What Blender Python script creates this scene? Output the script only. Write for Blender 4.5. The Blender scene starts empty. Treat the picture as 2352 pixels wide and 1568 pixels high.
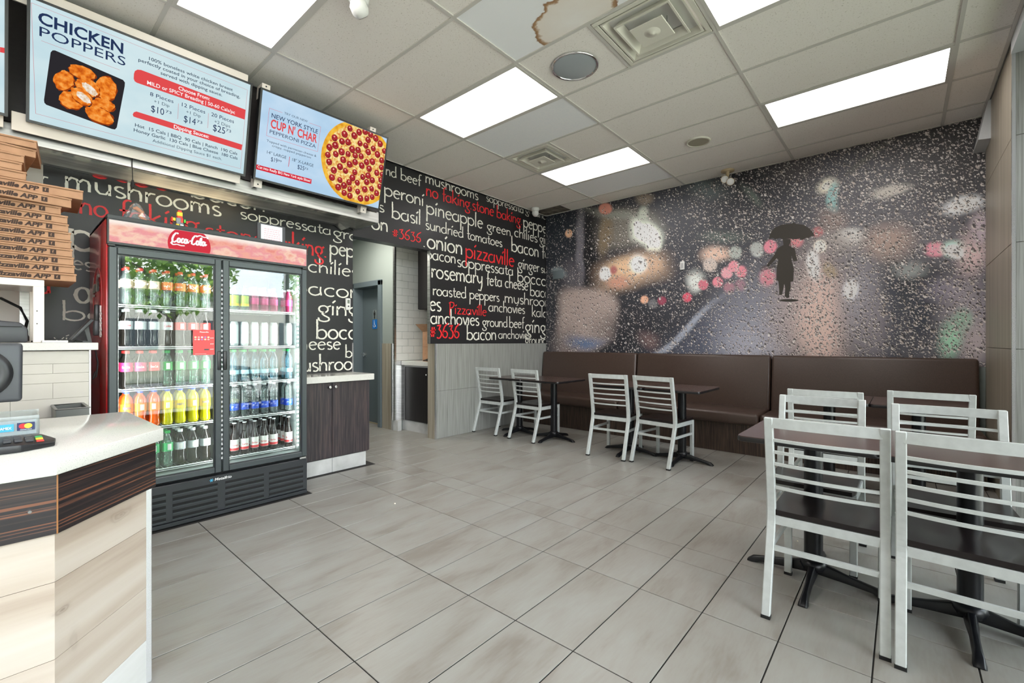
import bpy, bmesh, math, random
from math import sin, cos, pi, radians, sqrt, atan2
from mathutils import Vector, Matrix
random.seed(7)
C = bpy.context.scene.collection
scn = bpy.context.scene

# ------------------------------------------------------------------ camera, world, lights, exposure
F, CX, CY, YAW, EYE = 1031.25, 1176.0, 785.2, 0.7156, 1.229
cam = bpy.data.cameras.new('camera'); cam.sensor_width = 36; cam.lens = 36*F/2352
cam.shift_y = 1.2/2352; cam.clip_start = .05
co = bpy.data.objects.new('camera', cam); C.objects.link(co)
co.location = (0, 0, EYE); co.rotation_euler = (pi/2, 0, YAW); scn.camera = co
scn.view_settings.view_transform = 'Standard'; scn.view_settings.look = 'None'
scn.view_settings.exposure = 0.0; scn.view_settings.gamma = 1; scn.view_settings.use_curve_mapping = False
scn.cycles.max_bounces = 7; scn.cycles.diffuse_bounces = 4; scn.cycles.glossy_bounces = 3
scn.cycles.transparent_max_bounces = 14; scn.cycles.transmission_bounces = 4
scn.cycles.use_denoising = True; scn.cycles.sample_clamp_indirect = 4
scn.cycles.caustics_reflective = False; scn.cycles.caustics_refractive = False

PANEL = 9.8          # emission of the ceiling light diffusers
SKY = 11.0            # overcast sky outside the shop front
w = bpy.data.worlds.new('world'); scn.world = w; w.use_nodes = True
nt = w.node_tree; nt.nodes.clear()
o_ = nt.nodes.new('ShaderNodeOutputWorld'); bg = nt.nodes.new('ShaderNodeBackground')
tc = nt.nodes.new('ShaderNodeTexCoord'); ns = nt.nodes.new('ShaderNodeTexNoise'); cr = nt.nodes.new('ShaderNodeValToRGB')
ns.inputs['Scale'].default_value = 3.0; ns.inputs['Detail'].default_value = 5
cr.color_ramp.elements[0].position = .35; cr.color_ramp.elements[0].color = (.72, .84, 1, 1)
cr.color_ramp.elements[1].position = .6; cr.color_ramp.elements[1].color = (1, 1, 1, 1)
nt.links.new(tc.outputs['Generated'], ns.inputs['Vector']); nt.links.new(ns.outputs['Fac'], cr.inputs['Fac'])
nt.links.new(cr.outputs['Color'], bg.inputs['Color']); bg.inputs['Strength'].default_value = SKY
nt.links.new(bg.outputs[0], o_.inputs[0])

CH = 3.309; XW = -4.46; YM = 5.98; XF = 1.3; YB = -2.6
GX = lambda j: -3.400+1.2298*j
GY = lambda i: 1.927+.6149*i

sun = bpy.data.lights.new('sun', 'SUN'); sun.energy = 15; sun.angle = radians(2); sun.color = (1, .96, .9)
so = bpy.data.objects.new('sun', sun); C.objects.link(so); so.location = (-6, -2, 12)
so.rotation_euler = Vector((-.62, -.25, .95)).to_track_quat('Z', 'Y').to_euler()
# portal so that daylight through the shop front is found quickly
pl = bpy.data.lights.new('window_portal', 'AREA'); pl.shape = 'RECTANGLE'; pl.size = 6.4; pl.size_y = 3.0
pl.cycles.is_portal = True
po = bpy.data.objects.new('window_portal', pl); C.objects.link(po)
po.location = (XF+.08, 1.4, 1.7); po.rotation_euler = (0, radians(90), 0); po.rotation_euler = (radians(90), 0, radians(90))

# ------------------------------------------------------------------ pixel rays of the photograph met with real planes
_s, _c = sin(YAW), cos(YAW)
def ray(u, v):
    a = (u-CX)/F; b = -(v-CY)/F
    return Vector((-_s+a*_c, _c+a*_s, b))
def atX(u, v, x): r = ray(u, v); t = x/r.x; return Vector((x, r.y*t, EYE+r.z*t))
def atY(u, v, y): r = ray(u, v); t = y/r.y; return Vector((r.x*t, y, EYE+r.z*t))
def atZ(u, v, z): r = ray(u, v); t = (z-EYE)/r.z; return Vector((r.x*t, r.y*t, z))

# ------------------------------------------------------------------ materials
def srgb(r, g, b, a=1):
    f = lambda c: (c/255)/12.92 if c/255 <= .04045 else ((c/255+.055)/1.055)**2.4
    return (f(r), f(g), f(b), a)
MATS = {}
def mat(name, col, rough=.5, metal=0., emit=None, es=0., spec=.5, coat=0., alpha=1.):
    if name in MATS: return MATS[name]
    m = bpy.data.materials.new(name); m.use_nodes = True; p = m.node_tree.nodes['Principled BSDF']
    p.inputs['Base Color'].default_value = col; p.inputs['Roughness'].default_value = rough
    p.inputs['Metallic'].default_value = metal; p.inputs['Specular IOR Level'].default_value = spec
    p.inputs['Coat Weight'].default_value = coat; p.inputs['Alpha'].default_value = alpha
    if emit: p.inputs['Emission Color'].default_value = emit; p.inputs['Emission Strength'].default_value = es
    MATS[name] = m; return m
def nmat(name, stops, scale, rough=.5, metal=0., detail=4., nscale=1., bump=0., coord='pos', spec=.5, rand=0., distort=0., coat=0., emit=0.):
    """colour ramp over a noise stretched by scale"""
    if name in MATS: return MATS[name]
    m = mat(name, stops[0][1], rough, metal, spec=spec, coat=coat); N = m.node_tree.nodes; L = m.node_tree.links
    p = N['Principled BSDF']
    if coord == 'pos': g = N.new('ShaderNodeNewGeometry'); src = g.outputs['Position']
    else: g = N.new('ShaderNodeTexCoord'); src = g.outputs['Object']
    mp = N.new('ShaderNodeMapping'); mp.inputs['Scale'].default_value = scale; L.new(src, mp.inputs['Vector'])
    if rand:
        oi = N.new('ShaderNodeObjectInfo'); mu = N.new('ShaderNodeMath'); mu.operation = 'MULTIPLY'; mu.inputs[1].default_value = rand
        L.new(oi.outputs['Random'], mu.inputs[0]); L.new(mu.outputs[0], mp.inputs['Location'])
    n = N.new('ShaderNodeTexNoise'); n.inputs['Scale'].default_value = nscale; n.inputs['Detail'].default_value = detail
    n.inputs['Distortion'].default_value = distort
    L.new(mp.outputs[0], n.inputs['Vector'])
    r = N.new('ShaderNodeValToRGB'); e = r.color_ramp.elements
    e[0].position, e[0].color = stops[0]; e[1].position, e[1].color = stops[-1]
    for s_ in stops[1:-1]:
        q = e.new(s_[0]); q.color = s_[1]
    L.new(n.outputs['Fac'], r.inputs['Fac']); L.new(r.outputs[0], p.inputs['Base Color'])
    if emit: L.new(r.outputs[0], p.inputs['Emission Color']); p.inputs['Emission Strength'].default_value = emit
    if bump:
        b = N.new('ShaderNodeBump'); b.inputs['Strength'].default_value = bump; b.inputs['Distance'].default_value = .002
        L.new(n.outputs['Fac'], b.inputs['Height']); L.new(b.outputs[0], p.inputs['Normal'])
    return m
def emis(name, col, s=1.):
    if name in MATS: return MATS[name]
    m = bpy.data.materials.new(name); m.use_nodes = True; N = m.node_tree.nodes; N.clear()
    o = N.new('ShaderNodeOutputMaterial'); e = N.new('ShaderNodeEmission'); e.inputs[0].default_value = col; e.inputs[1].default_value = s
    m.node_tree.links.new(e.outputs[0], o.inputs[0]); MATS[name] = m; return m
def clearmat(name, tint, dens, rough=.05, body=None, refl=1.0, ior=1.45):
    """thin clear shell: mix of see-through and body colour, with a fresnel gloss on top"""
    if name in MATS: return MATS[name]
    m = bpy.data.materials.new(name); m.use_nodes = True; N = m.node_tree.nodes; L = m.node_tree.links; N.clear()
    o = N.new('ShaderNodeOutputMaterial'); t = N.new('ShaderNodeBsdfTransparent'); t.inputs[0].default_value = tint
    d = N.new('ShaderNodeBsdfDiffuse'); d.inputs[0].default_value = body or tint
    g = N.new('ShaderNodeBsdfGlossy'); g.inputs['Roughness'].default_value = rough; g.inputs['Color'].default_value = (refl, refl, refl, 1)
    mx = N.new('ShaderNodeMixShader'); mx.inputs[0].default_value = dens
    L.new(t.outputs[0], mx.inputs[1]); L.new(d.outputs[0], mx.inputs[2])
    f = N.new('ShaderNodeFresnel'); f.inputs[0].default_value = ior; m2 = N.new('ShaderNodeMixShader')
    L.new(f.outputs[0], m2.inputs[0]); L.new(mx.outputs[0], m2.inputs[1]); L.new(g.outputs[0], m2.inputs[2])
    L.new(m2.outputs[0], o.inputs[0]); MATS[name] = m; return m

M_paint = mat('grey wall paint', srgb(140, 148, 143), .6)
M_black = mat('black print', srgb(30, 30, 32), .38)
M_white = mat('white paint', srgb(225, 225, 222), .5)
M_letter = mat('cream lettering', srgb(232, 230, 218), .5)
M_red = mat('red lettering', srgb(225, 40, 45), .5)
M_steel = nmat('brushed steel', [(.3, (.42, .42, .41, 1)), (.7, (.68, .68, .66, 1))], (3, 3, 60), .32, 1., nscale=1)
M_trim = mat('bright aluminium trim', (.8, .8, .82, 1), .22, .9)
M_quartz = nmat('white quartz', [(.30, srgb(176, 176, 172)), (.38, srgb(208, 207, 200)), (.75, srgb(215, 214, 207))], (300, 300, 300), .14, detail=2)
M_walnut = nmat('dark walnut laminate', [(.3, srgb(32, 28, 31)), (.5, srgb(50, 43, 46)), (.62, srgb(70, 57, 56)), (.8, srgb(44, 38, 41))], (40, 40, 1.6), .45, nscale=2.2)
M_darkwood = nmat('black brown laminate', [(.3, srgb(16, 15, 16)), (.6, srgb(34, 30, 30))], (60, 60, 1.5), .4, nscale=2)
def add_knots(m):
    N = m.node_tree.nodes; L = m.node_tree.links; p = N['Principled BSDF']; cur = p.inputs['Base Color'].links[0].from_socket; g = N.new('ShaderNodeNewGeometry')
    nz = N.new('ShaderNodeTexNoise'); nz.inputs['Scale'].default_value = 22; L.new(g.outputs['Position'], nz.inputs['Vector'])
    for (x, y, z, sx, sz, dk) in KNOTS:
        mp = N.new('ShaderNodeMapping'); mp.vector_type = 'POINT'; mp.inputs['Location'].default_value = (-x*sx, -y*sx, -z*sz); mp.inputs['Scale'].default_value = (sx, sx, sz); L.new(g.outputs['Position'], mp.inputs['Vector'])
        ln = N.new('ShaderNodeVectorMath'); ln.operation = 'LENGTH'; L.new(mp.outputs[0], ln.inputs[0])
        ad = N.new('ShaderNodeMath'); ad.operation = 'MULTIPLY_ADD'; ad.inputs[1].default_value = .55; L.new(nz.outputs['Fac'], ad.inputs[0]); L.new(ln.outputs['Value'], ad.inputs[2])
        r = N.new('ShaderNodeValToRGB'); e = r.color_ramp.elements; e[0].position = .3; e[0].color = (dk, dk, dk, 1); e[1].position = 1.0; e[1].color = (0, 0, 0, 1)
        for ps, vv in ((.42, dk*.35), (.5, dk*.6), (.58, dk*.2), (.68, dk*.4), (.8, dk*.1)):
            q = e.new(ps); q.color = (vv, vv, vv, 1)
        L.new(ad.outputs[0], r.inputs[0]); mx = N.new('ShaderNodeMix'); mx.data_type = 'RGBA'; L.new(r.outputs[0], mx.inputs['Factor']); L.new(cur, mx.inputs['A']); mx.inputs['B'].default_value = srgb(84, 66, 50); cur = mx.outputs['Result']
    L.new(cur, p.inputs['Base Color'])
KNOTS = [(-1.80, .12, .472, 18, 45, .85), (-1.97, .27, .655, 9, 26, .55), (-1.83, .14, .36, 24, 12, .4), (-1.79, .02, .20, 5, 60, .3)]
M_ebony = nmat('striped ebony laminate', [(.42, srgb(28, 23, 25)), (.56, srgb(50, 38, 36)), (.63, srgb(118, 74, 52)), (.68, srgb(44, 34, 34)), (.8, srgb(36, 28, 30))], (.3, .3, 55), .3, nscale=3.2, detail=3, distort=.03)
M_oak = nmat('pale whitewashed oak', [(.25, srgb(150, 133, 117)), (.42, srgb(174, 160, 145)), (.6, srgb(188, 177, 164)), (.8, srgb(197, 189, 179))], (.6, .6, 11), .5, nscale=1.2, detail=9, distort=.15, rand=9)
add_knots(M_oak)
M_wain = nmat('grey linear tile', [(.3, srgb(112, 112, 108)), (.5, srgb(140, 141, 137)), (.7, srgb(156, 157, 153))], (70, 70, 1.2), .35, nscale=1.6)
M_pillar = nmat('grey brown linear tile', [(.3, srgb(128, 119, 104)), (.7, srgb(166, 158, 142))], (34, 34, .8), .38, nscale=1.2)
M_toe = nmat('pale grey tile', [(.3, srgb(160, 160, 158)), (.7, srgb(196, 196, 194))], (6, 6, 6), .4)
M_vinyl = nmat('brown vinyl', [(.3, srgb(62, 48, 41)), (.7, srgb(74, 58, 50))], (120, 120, 120), .33, bump=.15)
M_vinyl2 = mat('dark gap', srgb(16, 13, 12), .6)
M_benchwood = nmat('brown ribbed laminate', [(.35, srgb(36, 27, 22)), (.55, srgb(74, 58, 48)), (.7, srgb(96, 80, 68))], (150, 150, 3), .5, nscale=1.5)
M_chair = nmat('silver painted aluminium', [(.3, srgb(186, 191, 188)), (.7, srgb(198, 203, 200))], (30, 30, 30), .36, .12, coord='obj')
M_seat = mat('black brown moulded seat', srgb(30, 25, 25), .24, spec=.35)
M_rubber = mat('black rubber foot', srgb(20, 20, 20), .7)
M_table = nmat('brown laminate table top', [(.3, srgb(66, 50, 46)), (.7, srgb(78, 60, 54))], (60, 60, 60), .22)
M_edge = mat('black table edge', srgb(26, 24, 25), .35)
M_iron = mat('black cast iron', srgb(15, 16, 19), .32, spec=.35)
M_tbar = mat('ceiling grid enamel', srgb(206, 203, 196), .5)
M_tile = nmat('speckled ceiling tile', [(.27, srgb(196, 190, 180)), (.37, srgb(242, 237, 230)), (.8, srgb(246, 242, 236))], (105, 105, 105), .9, detail=3, bump=.3)
M_tilenew = nmat('newer pale ceiling tile', [(.30, srgb(244, 246, 249)), (.8, srgb(250, 251, 252))], (60, 60, 60), .9, detail=2)
M_soffit = mat('white soffit', srgb(200, 203, 205), .6)
M_vent = mat('cream enamel vent', srgb(222, 219, 206), .4)
M_dark = mat('dark void', srgb(10, 10, 10), .8)
M_bplastic = mat('black plastic', srgb(26, 27, 29), .35)
M_gplastic = mat('charcoal plastic', srgb(60, 62, 66), .4)
M_card = nmat('brown cardboard', [(.3, srgb(166, 126, 96)), (.7, srgb(180, 139, 107))], (20, 20, 20), .8)
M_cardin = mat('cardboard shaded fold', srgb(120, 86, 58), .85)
M_print = mat('dark printed ink', srgb(60, 44, 36), .8)
M_frdg = mat('fridge black enamel', srgb(38, 41, 44), .32)
M_frdgdoor = mat('fridge door grey anodised frame', srgb(66, 72, 74), .35, .3)
M_redside = mat('red enamel fridge side', srgb(206, 14, 26), .22, coat=.2)
M_liner = mat('fridge liner grey', srgb(140, 150, 148), .5)
M_wire = mat('white wire shelf', srgb(225, 230, 228), .35)
M_led = emis('cool led', (.92, 1, .98, 1), 26)
M_glass = clearmat('clear glass', (.95, .98, .97, 1), .0, rough=.0, ior=1.6)
M_winglass = clearmat('shop window glass', (.97, .98, .98, 1), 0, rough=0., ior=1.35)
M_acryl = clearmat('clear acrylic', (.9, .93, .93, 1), .12, rough=.05, body=(.8, .85, .85, 1), ior=1.6)
M_doorgrey = mat('grey blue door paint', srgb(92, 103, 107), .45)
M_frame = mat('grey blue frame paint', srgb(96, 107, 112), .4)
M_wtile = nmat('white glazed tile', [(.3, srgb(222, 222, 215)), (.7, srgb(232, 232, 226))], (5, 5, 5), .2)
M_ctile = nmat('cream glazed tile', [(.3, srgb(194, 188, 178)), (.7, srgb(202, 196, 186))], (5, 5, 5), .25)
M_grout = mat('pale grout', srgb(178, 176, 170), .8)
M_dgrout = mat('dark floor grout', srgb(38, 36, 34), .9)
M_chrome = mat('chrome', (.85, .85, .85, 1), .12, 1.)
M_knob = mat('satin knob', (.75, .75, .75, 1), .25, 1.)
M_fascia = nmat('dark brown laminate fascia', [(.3, srgb(26, 20, 22)), (.7, srgb(36, 29, 31))], (2, 20, 40), .45)
M_rail = mat('white enamel rail', srgb(236, 226, 216), .3)

# floor tile
def floor_mat():
    m = mat('greige stone floor tile', srgb(160, 155, 146), .3); N = m.node_tree.nodes; L = m.node_tree.links; p = N['Principled BSDF']
    g = N.new('ShaderNodeNewGeometry'); oi = N.new('ShaderNodeObjectInfo')
    def noise(scale, det, dis, rnd):
        mp = N.new('ShaderNodeMapping'); mp.inputs['Scale'].default_value = scale; L.new(g.outputs['Position'], mp.inputs['Vector'])
        mu = N.new('ShaderNodeVectorMath'); mu.operation = 'SCALE'; mu.inputs['Scale'].default_value = rnd
        cb = N.new('ShaderNodeCombineXYZ')
        for k in range(3): L.new(oi.outputs['Random'], cb.inputs[k])
        L.new(cb.outputs[0], mu.inputs[0]); L.new(mu.outputs[0], mp.inputs['Location'])
        n = N.new('ShaderNodeTexNoise'); n.inputs['Scale'].default_value = 1; n.inputs['Detail'].default_value = det; n.inputs['Distortion'].default_value = dis
        L.new(mp.outputs[0], n.inputs['Vector']); return n
    n1 = noise((8, 2.2, 1), 8, .6, 30); n2 = noise((80, 12, 1), 5, .2, 50)
    a = N.new('ShaderNodeMath'); a.operation = 'MULTIPLY_ADD'; a.inputs[1].default_value = .3; L.new(n2.outputs['Fac'], a.inputs[0]); L.new(n1.outputs['Fac'], a.inputs[2])
    r = N.new('ShaderNodeValToRGB'); e = r.color_ramp.elements
    e[0].position = .42; e[0].color = srgb(126, 120, 112); e[1].position = .9; e[1].color = srgb(147, 147, 141)
    q = e.new(.63); q.color = srgb(140, 137, 130)
    L.new(a.outputs[0], r.inputs['Fac']); L.new(r.outputs[0], p.inputs['Base Color'])
    rr = N.new('ShaderNodeMapRange'); rr.inputs['To Min'].default_value = .26; rr.inputs['To Max'].default_value = .42
    L.new(n1.outputs['Fac'], rr.inputs['Value']); L.new(rr.outputs[0], p.inputs['Roughness'])
    return m
M_floor = floor_mat()

# ------------------------------------------------------------------ geometry helpers
class MB:
    def __init__(s): s.v = []; s.f = []; s.sm = []
    def add(s, vs, fs, smooth=False):
        o = len(s.v); s.v += [tuple(q) for q in vs]; s.f += [tuple(i+o for i in f) for f in fs]; s.sm += [smooth]*len(fs); return s
    def box(s, x0, x1, y0, y1, z0, z1, M=None):
        vs = [Vector((x, y, z)) for z in (z0, z1) for y in (y0, y1) for x in (x0, x1)]
        if M: vs = [M @ q for q in vs]
        return s.add(vs, [(0, 2, 3, 1), (4, 5, 7, 6), (0, 1, 5, 4), (2, 6, 7, 3), (0, 4, 6, 2), (1, 3, 7, 5)])
    def poly(s, pts): return s.add(pts, [tuple(range(len(pts)))])
    def prism(s, pts, d):
        n = len(pts); d = Vector(d); a = [Vector(p) for p in pts]; b = [p+d for p in a]
        return s.add(a+b, [tuple(range(n-1, -1, -1)), tuple(range(n, 2*n))]+[(i, (i+1) % n, n+(i+1) % n, n+i) for i in range(n)])
    def bar(s, pts, wx, wz, up=(0, 0, 1)):
        """rectangular section swept along pts; wx across, wz along up"""
        pts = [Vector(p) for p in pts]; up = Vector(up); rings = []
        for i, p in enumerate(pts):
            t = (pts[min(i+1, len(pts)-1)]-pts[max(i-1, 0)]).normalized()
            sd = t.cross(up); sd = sd.normalized() if sd.length > 1e-6 else Vector((1, 0, 0)); u2 = sd.cross(t).normalized()
            rings.append([p+sd*a*wx/2+u2*b*wz/2 for a, b in ((-1, -1), (1, -1), (1, 1), (-1, 1))])
        vs = [q for r in rings for q in r]; fs = [(3, 2, 1, 0)]
        for i in range(len(pts)-1):
            for k in range(4): fs.append((4*i+k, 4*i+(k+1) % 4, 4*i+4+(k+1) % 4, 4*i+4+k))
        n = 4*(len(pts)-1); fs.append((n, n+1, n+2, n+3)); return s.add(vs, fs)
    def tube(s, pts, r, n=8, cap=True):
        pts = [Vector(p) for p in pts]; vs = []; fs = []; ref = Vector((0, 0, 1)); rr = r if isinstance(r, (list, tuple)) else [r]*len(pts)
        for i, p in enumerate(pts):
            t = (pts[min(i+1, len(pts)-1)]-pts[max(i-1, 0)]).normalized()
            if abs(t.dot(ref)) > .95: ref = Vector((1, 0, 0)) if abs(t.x) < .9 else Vector((0, 1, 0))
            a = t.cross(ref).normalized(); b = t.cross(a)
            for k in range(n): vs.append(p+(a*cos(2*pi*k/n)+b*sin(2*pi*k/n))*rr[i])
        for i in range(len(pts)-1):
            for k in range(n): fs.append((n*i+k, n*i+(k+1) % n, n*i+n+(k+1) % n, n*i+n+k))
        s.add(vs, fs, True)
        if cap: s.add(vs[:n], [tuple(range(n-1, -1, -1))]); s.add(vs[-n:], [tuple(range(n))])
        return s
    def lathe(s, prof, n=16, c=(0, 0, 0), smooth=True):
        vs = []; fs = []; c = Vector(c)
        for (r, z) in prof:
            for k in range(n): vs.append(c+Vector((r*cos(2*pi*k/n), r*sin(2*pi*k/n), z)))
        for i in range(len(prof)-1):
            for k in range(n): fs.append((n*i+k, n*i+(k+1) % n, n*i+n+(k+1) % n, n*i+n+k))
        return s.add(vs, fs, smooth)
    def mesh(s, name, m=None, bevel=0., seg=2, clip=None):
        me = bpy.data.meshes.new(name); me.from_pydata(s.v, [], s.f)
        for p, q in zip(me.polygons, s.sm): p.use_smooth = q
        if bevel or clip:
            bm = bmesh.new(); bm.from_mesh(me)
            if bevel:
                bmesh.ops.remove_doubles(bm, verts=bm.verts, dist=1e-6)
                es = [e for e in bm.edges if len(e.link_faces) == 2 and e.calc_face_angle(0) > .5]
                bmesh.ops.bevel(bm, geom=es, offset=bevel, segments=seg, affect='EDGES', profile=.5, clamp_overlap=True)
                if seg > 1:
                    for f in bm.faces: f.smooth = True
            for (c0, n0) in (clip or []):
                bmesh.ops.bisect_plane(bm, geom=bm.verts[:]+bm.edges[:]+bm.faces[:], plane_co=c0, plane_no=n0, clear_outer=True)
            bm.to_mesh(me); bm.free()
            if bevel and seg > 1: me.set_sharp_from_angle(angle=radians(40))
        if m: me.materials.append(m)
        return me
    def build(s, name, m, parent=None, bevel=0., seg=2, clip=None, kind=None):
        return put(name, s.mesh(name, m, bevel, seg, clip), parent, kind)
def put(name, me, parent=None, kind=None, loc=None):
    o = bpy.data.objects.new(name, me); C.objects.link(o)
    if parent is not None:
        o.parent = parent
        if parent.type == 'EMPTY' and loc is None and not parent.get('_local'): o.location = -Vector(parent.location)
    if loc is not None: o.location = loc
    if kind: o['kind'] = kind
    return o
def thing(name, label, cat, loc=(0, 0, 0), group=None, local=False, rot=0.):
    o = bpy.data.objects.new(name, None); C.objects.link(o); o.location = loc; o.rotation_euler = (0, 0, rot)
    o['label'] = label; o['category'] = cat; o.empty_display_size = .1
    if group: o['group'] = group
    if local: o['_local'] = 1
    return o
def tag(o, label, cat, group=None):
    o['label'] = label; o['category'] = cat
    if group: o['group'] = group
    return o
def struct(o): o['kind'] = 'structure'; return o
def copy_tree(o, parent=None):
    c = o.copy(); C.objects.link(c); c.parent = parent
    for ch in list(o.children): copy_tree(ch, c)
    return c
def B(x0, x1, y0, y1, z0, z1): return MB().box(x0, x1, y0, y1, z0, z1)

# ------------------------------------------------------------------ text with the built-in font (flat print)
_H = None
def text_data(t, bold=0.):
    c = bpy.data.curves.new('t', 'FONT'); c.body = t; c.size = 1; c.offset = bold; c.resolution_u = 3
    o = bpy.data.objects.new('t', c); me = bpy.data.meshes.new_from_object(o)
    vs = [v.co.copy() for v in me.vertices]; fs = [tuple(p.vertices) for p in me.polygons]
    bpy.data.objects.remove(o); bpy.data.curves.remove(c); bpy.data.meshes.remove(me); return vs, fs
CAP = max(v.y for v in text_data('H')[0])
def text_mb(t, fn, width, cap, bold=0., mb=None):
    """fn(a, b) -> world point; text spans 0..width, capitals cap high"""
    vs, fs = text_data(t, bold)
    if not vs: return mb or MB()
    x0 = min(v.x for v in vs); x1 = max(v.x for v in vs); sx = width/(x1-x0) if width else cap/CAP
    mb = mb or MB(); mb.add([fn((v.x-x0)*sx, v.y*cap/CAP) for v in vs], fs); return mb

# ------------------------------------------------------------------ hand-lettered stroke alphabet (wall print, script logo)
def arc(cx, cy, rx, ry, a0, a1, n=14):
    return [(cx+rx*cos(radians(a0+(a1-a0)*i/n)), cy+ry*sin(radians(a0+(a1-a0)*i/n))) for i in range(n+1)]
G = {
 'a': ([arc(.45, .47, .42, .47, 60, 330), [(.86, 1.0), (.84, .5), (.9, .02)]], 1.1),
 'b': ([[(.08, 2.0), (.1, 1.), (.08, .0)], arc(.5, .47, .45, .47, 140, -150)], 1.1),
 'c': ([arc(.48, .48, .42, .48, 50, 310)], .92),
 'd': ([arc(.45, .47, .42, .47, 60, 330), [(.86, 2.0), (.84, 1.), (.9, .02)]], 1.12),
 'e': ([[(.1, .55), (.82, .62)]+arc(.46, .5, .38, .5, 12, 315)], .94),
 'f': ([arc(.58, 1.55, .28, .4, 60, 180)+[(.3, .8), (.28, -.1)], [(.05, .95), (.62, 1.0)]], .62),
 'g': ([arc(.42, .62, .34, .36, 0, 360), [(.7, .85), (.98, 1.02)], [(.55, .28), (.3, .1), (.5, -.08), (.82, -.3)]+arc(.45, -.42, .4, .3, 0, -200)], 1.0),
 'h': ([[(.1, 2.0), (.1, .0)], [(.1, .62), (.35, .98), (.66, .92), (.76, .6), (.76, .0)]], .98),
 'i': ([[(.14, 1.0), (.12, 0)], [(.1, 1.35), (.34, 1.62)]], .38),
 'k': ([[(.1, 2.0), (.1, 0)], [(.72, 1.05), (.12, .45), (.3, .5), (.85, -.05)]], .92),
 'l': ([[(.14, 2.0), (.12, 0)]], .38),
 'm': ([[(.1, 1.02), (.1, 0)], [(.1, .65), (.32, .98), (.58, .9), (.64, .6), (.64, 0)], [(.64, .65), (.88, .98), (1.12, .9), (1.2, .6), (1.2, 0)]], 1.42),
 'n': ([[(.1, 1.02), (.1, 0)], [(.1, .62), (.35, .98), (.66, .92), (.76, .6), (.76, 0)]], .98),
 'o': ([arc(.47, .48, .43, .48, 90, 450, 20)], 1.04),
 'p': ([[(.08, 1.05), (.1, 0), (.08, -.95)], arc(.5, .5, .44, .48, 140, -140)], 1.08),
 'r': ([[(.1, 1.02), (.1, 0)], [(.1, .6), (.34, .96), (.62, .95)]], .66),
 's': ([arc(.36, .74, .25, .24, 40, 200, 8)+[(.3, .52), (.45, .45)]+arc(.36, .24, .27, .24, 40, -140, 8)], .74),
 't': ([[(.3, 1.5), (.28, .3), (.4, .04), (.66, .1)], [(.04, .98), (.62, 1.02)]], .68),
 'u': ([[(.1, 1.0), (.12, .35), (.3, .05), (.6, .08), (.78, .4)], [(.8, 1.0), (.8, 0)]], .98),
 'v': ([[(.06, 1.0), (.42, .0), (.8, 1.05)]], .86),
 'y': ([[(.08, 1.0), (.14, .4), (.4, .1), (.74, .4)], [(.8, 1.0), (.78, -.2), (.6, -.8), (.2, -.75)]], .98),
 'z': ([[(.08, .98), (.7, .96), (.1, .04), (.78, .06)]], .84),
 'P': ([[(.2, 1.9), (.14, -.3)], [(.0, 1.75), (.3, 1.98), (.8, 1.9), (.9, 1.5), (.6, 1.05), (.18, .95)]], 1.0),
 '#': ([[(.1, .35), (.8, .5)], [(.05, .75), (.85, .9)], [(.3, .05), (.4, 1.2)], [(.55, .05), (.65, 1.2)]], .95),
 '3': ([[(.1, 1.35), (.62, 1.5), (.35, .95)]+arc(.32, .4, .38, .52, 75, -130)], .82),
 '6': ([[(.85, 1.75), (.35, 1.3), (.08, .6)]+arc(.42, .36, .34, .4, 170, 530, 16)], .9),
 '.': ([[(.1, .0), (.12, .12)]], .34), ',': ([[(.16, .1), (.05, -.3)]], .34), ' ': ([], .55),
 'C': ([arc(.75, .95, .62, .95, 55, 300)], 1.45),
}
def letters(t, fn, wdt=None, xh=1., pen=.16, mb=None, slant=0., rag=.0):
    mb = mb or MB(); x = 0; tot = sum(G[ch][1] for ch in t)
    sx = (wdt/tot) if wdt else xh
    for ch in t:
        for st in G[ch][0]:
            P = [((x+p[0])*sx+slant*p[1]*xh, p[1]*xh) for p in st]
            # resample straight pieces so the edge can look worn
            Q = []
            for i in range(len(P)-1):
                L = math.dist(P[i], P[i+1]); k = max(1, int(L/(xh*.16)))
                for j in range(k): Q.append((P[i][0]+(P[i+1][0]-P[i][0])*j/k, P[i][1]+(P[i+1][1]-P[i][1])*j/k))
            Q.append(P[-1]); P = Q
            hw = pen*xh/2; lv = []; rv = []
            for i, p in enumerate(P):
                a = P[max(i-1, 0)]; b = P[min(i+1, len(P)-1)]; dx, dy = b[0]-a[0], b[1]-a[1]; l = math.hypot(dx, dy) or 1
                nx, ny = -dy/l, dx/l; wv = abs(dy)/l*.35+.8
                h1 = hw*wv*(1+random.uniform(-rag, rag)); h2 = hw*wv*(1+random.uniform(-rag, rag))
                lv.append(fn(p[0]+nx*h1, p[1]+ny*h1)); rv.append(fn(p[0]-nx*h2, p[1]-ny*h2))
            n = len(P); mb.add(lv+rv, [(i, n+i, n+i+1, i+1) for i in range(n-1)])
        x += G[ch][1]
    return mb

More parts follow.
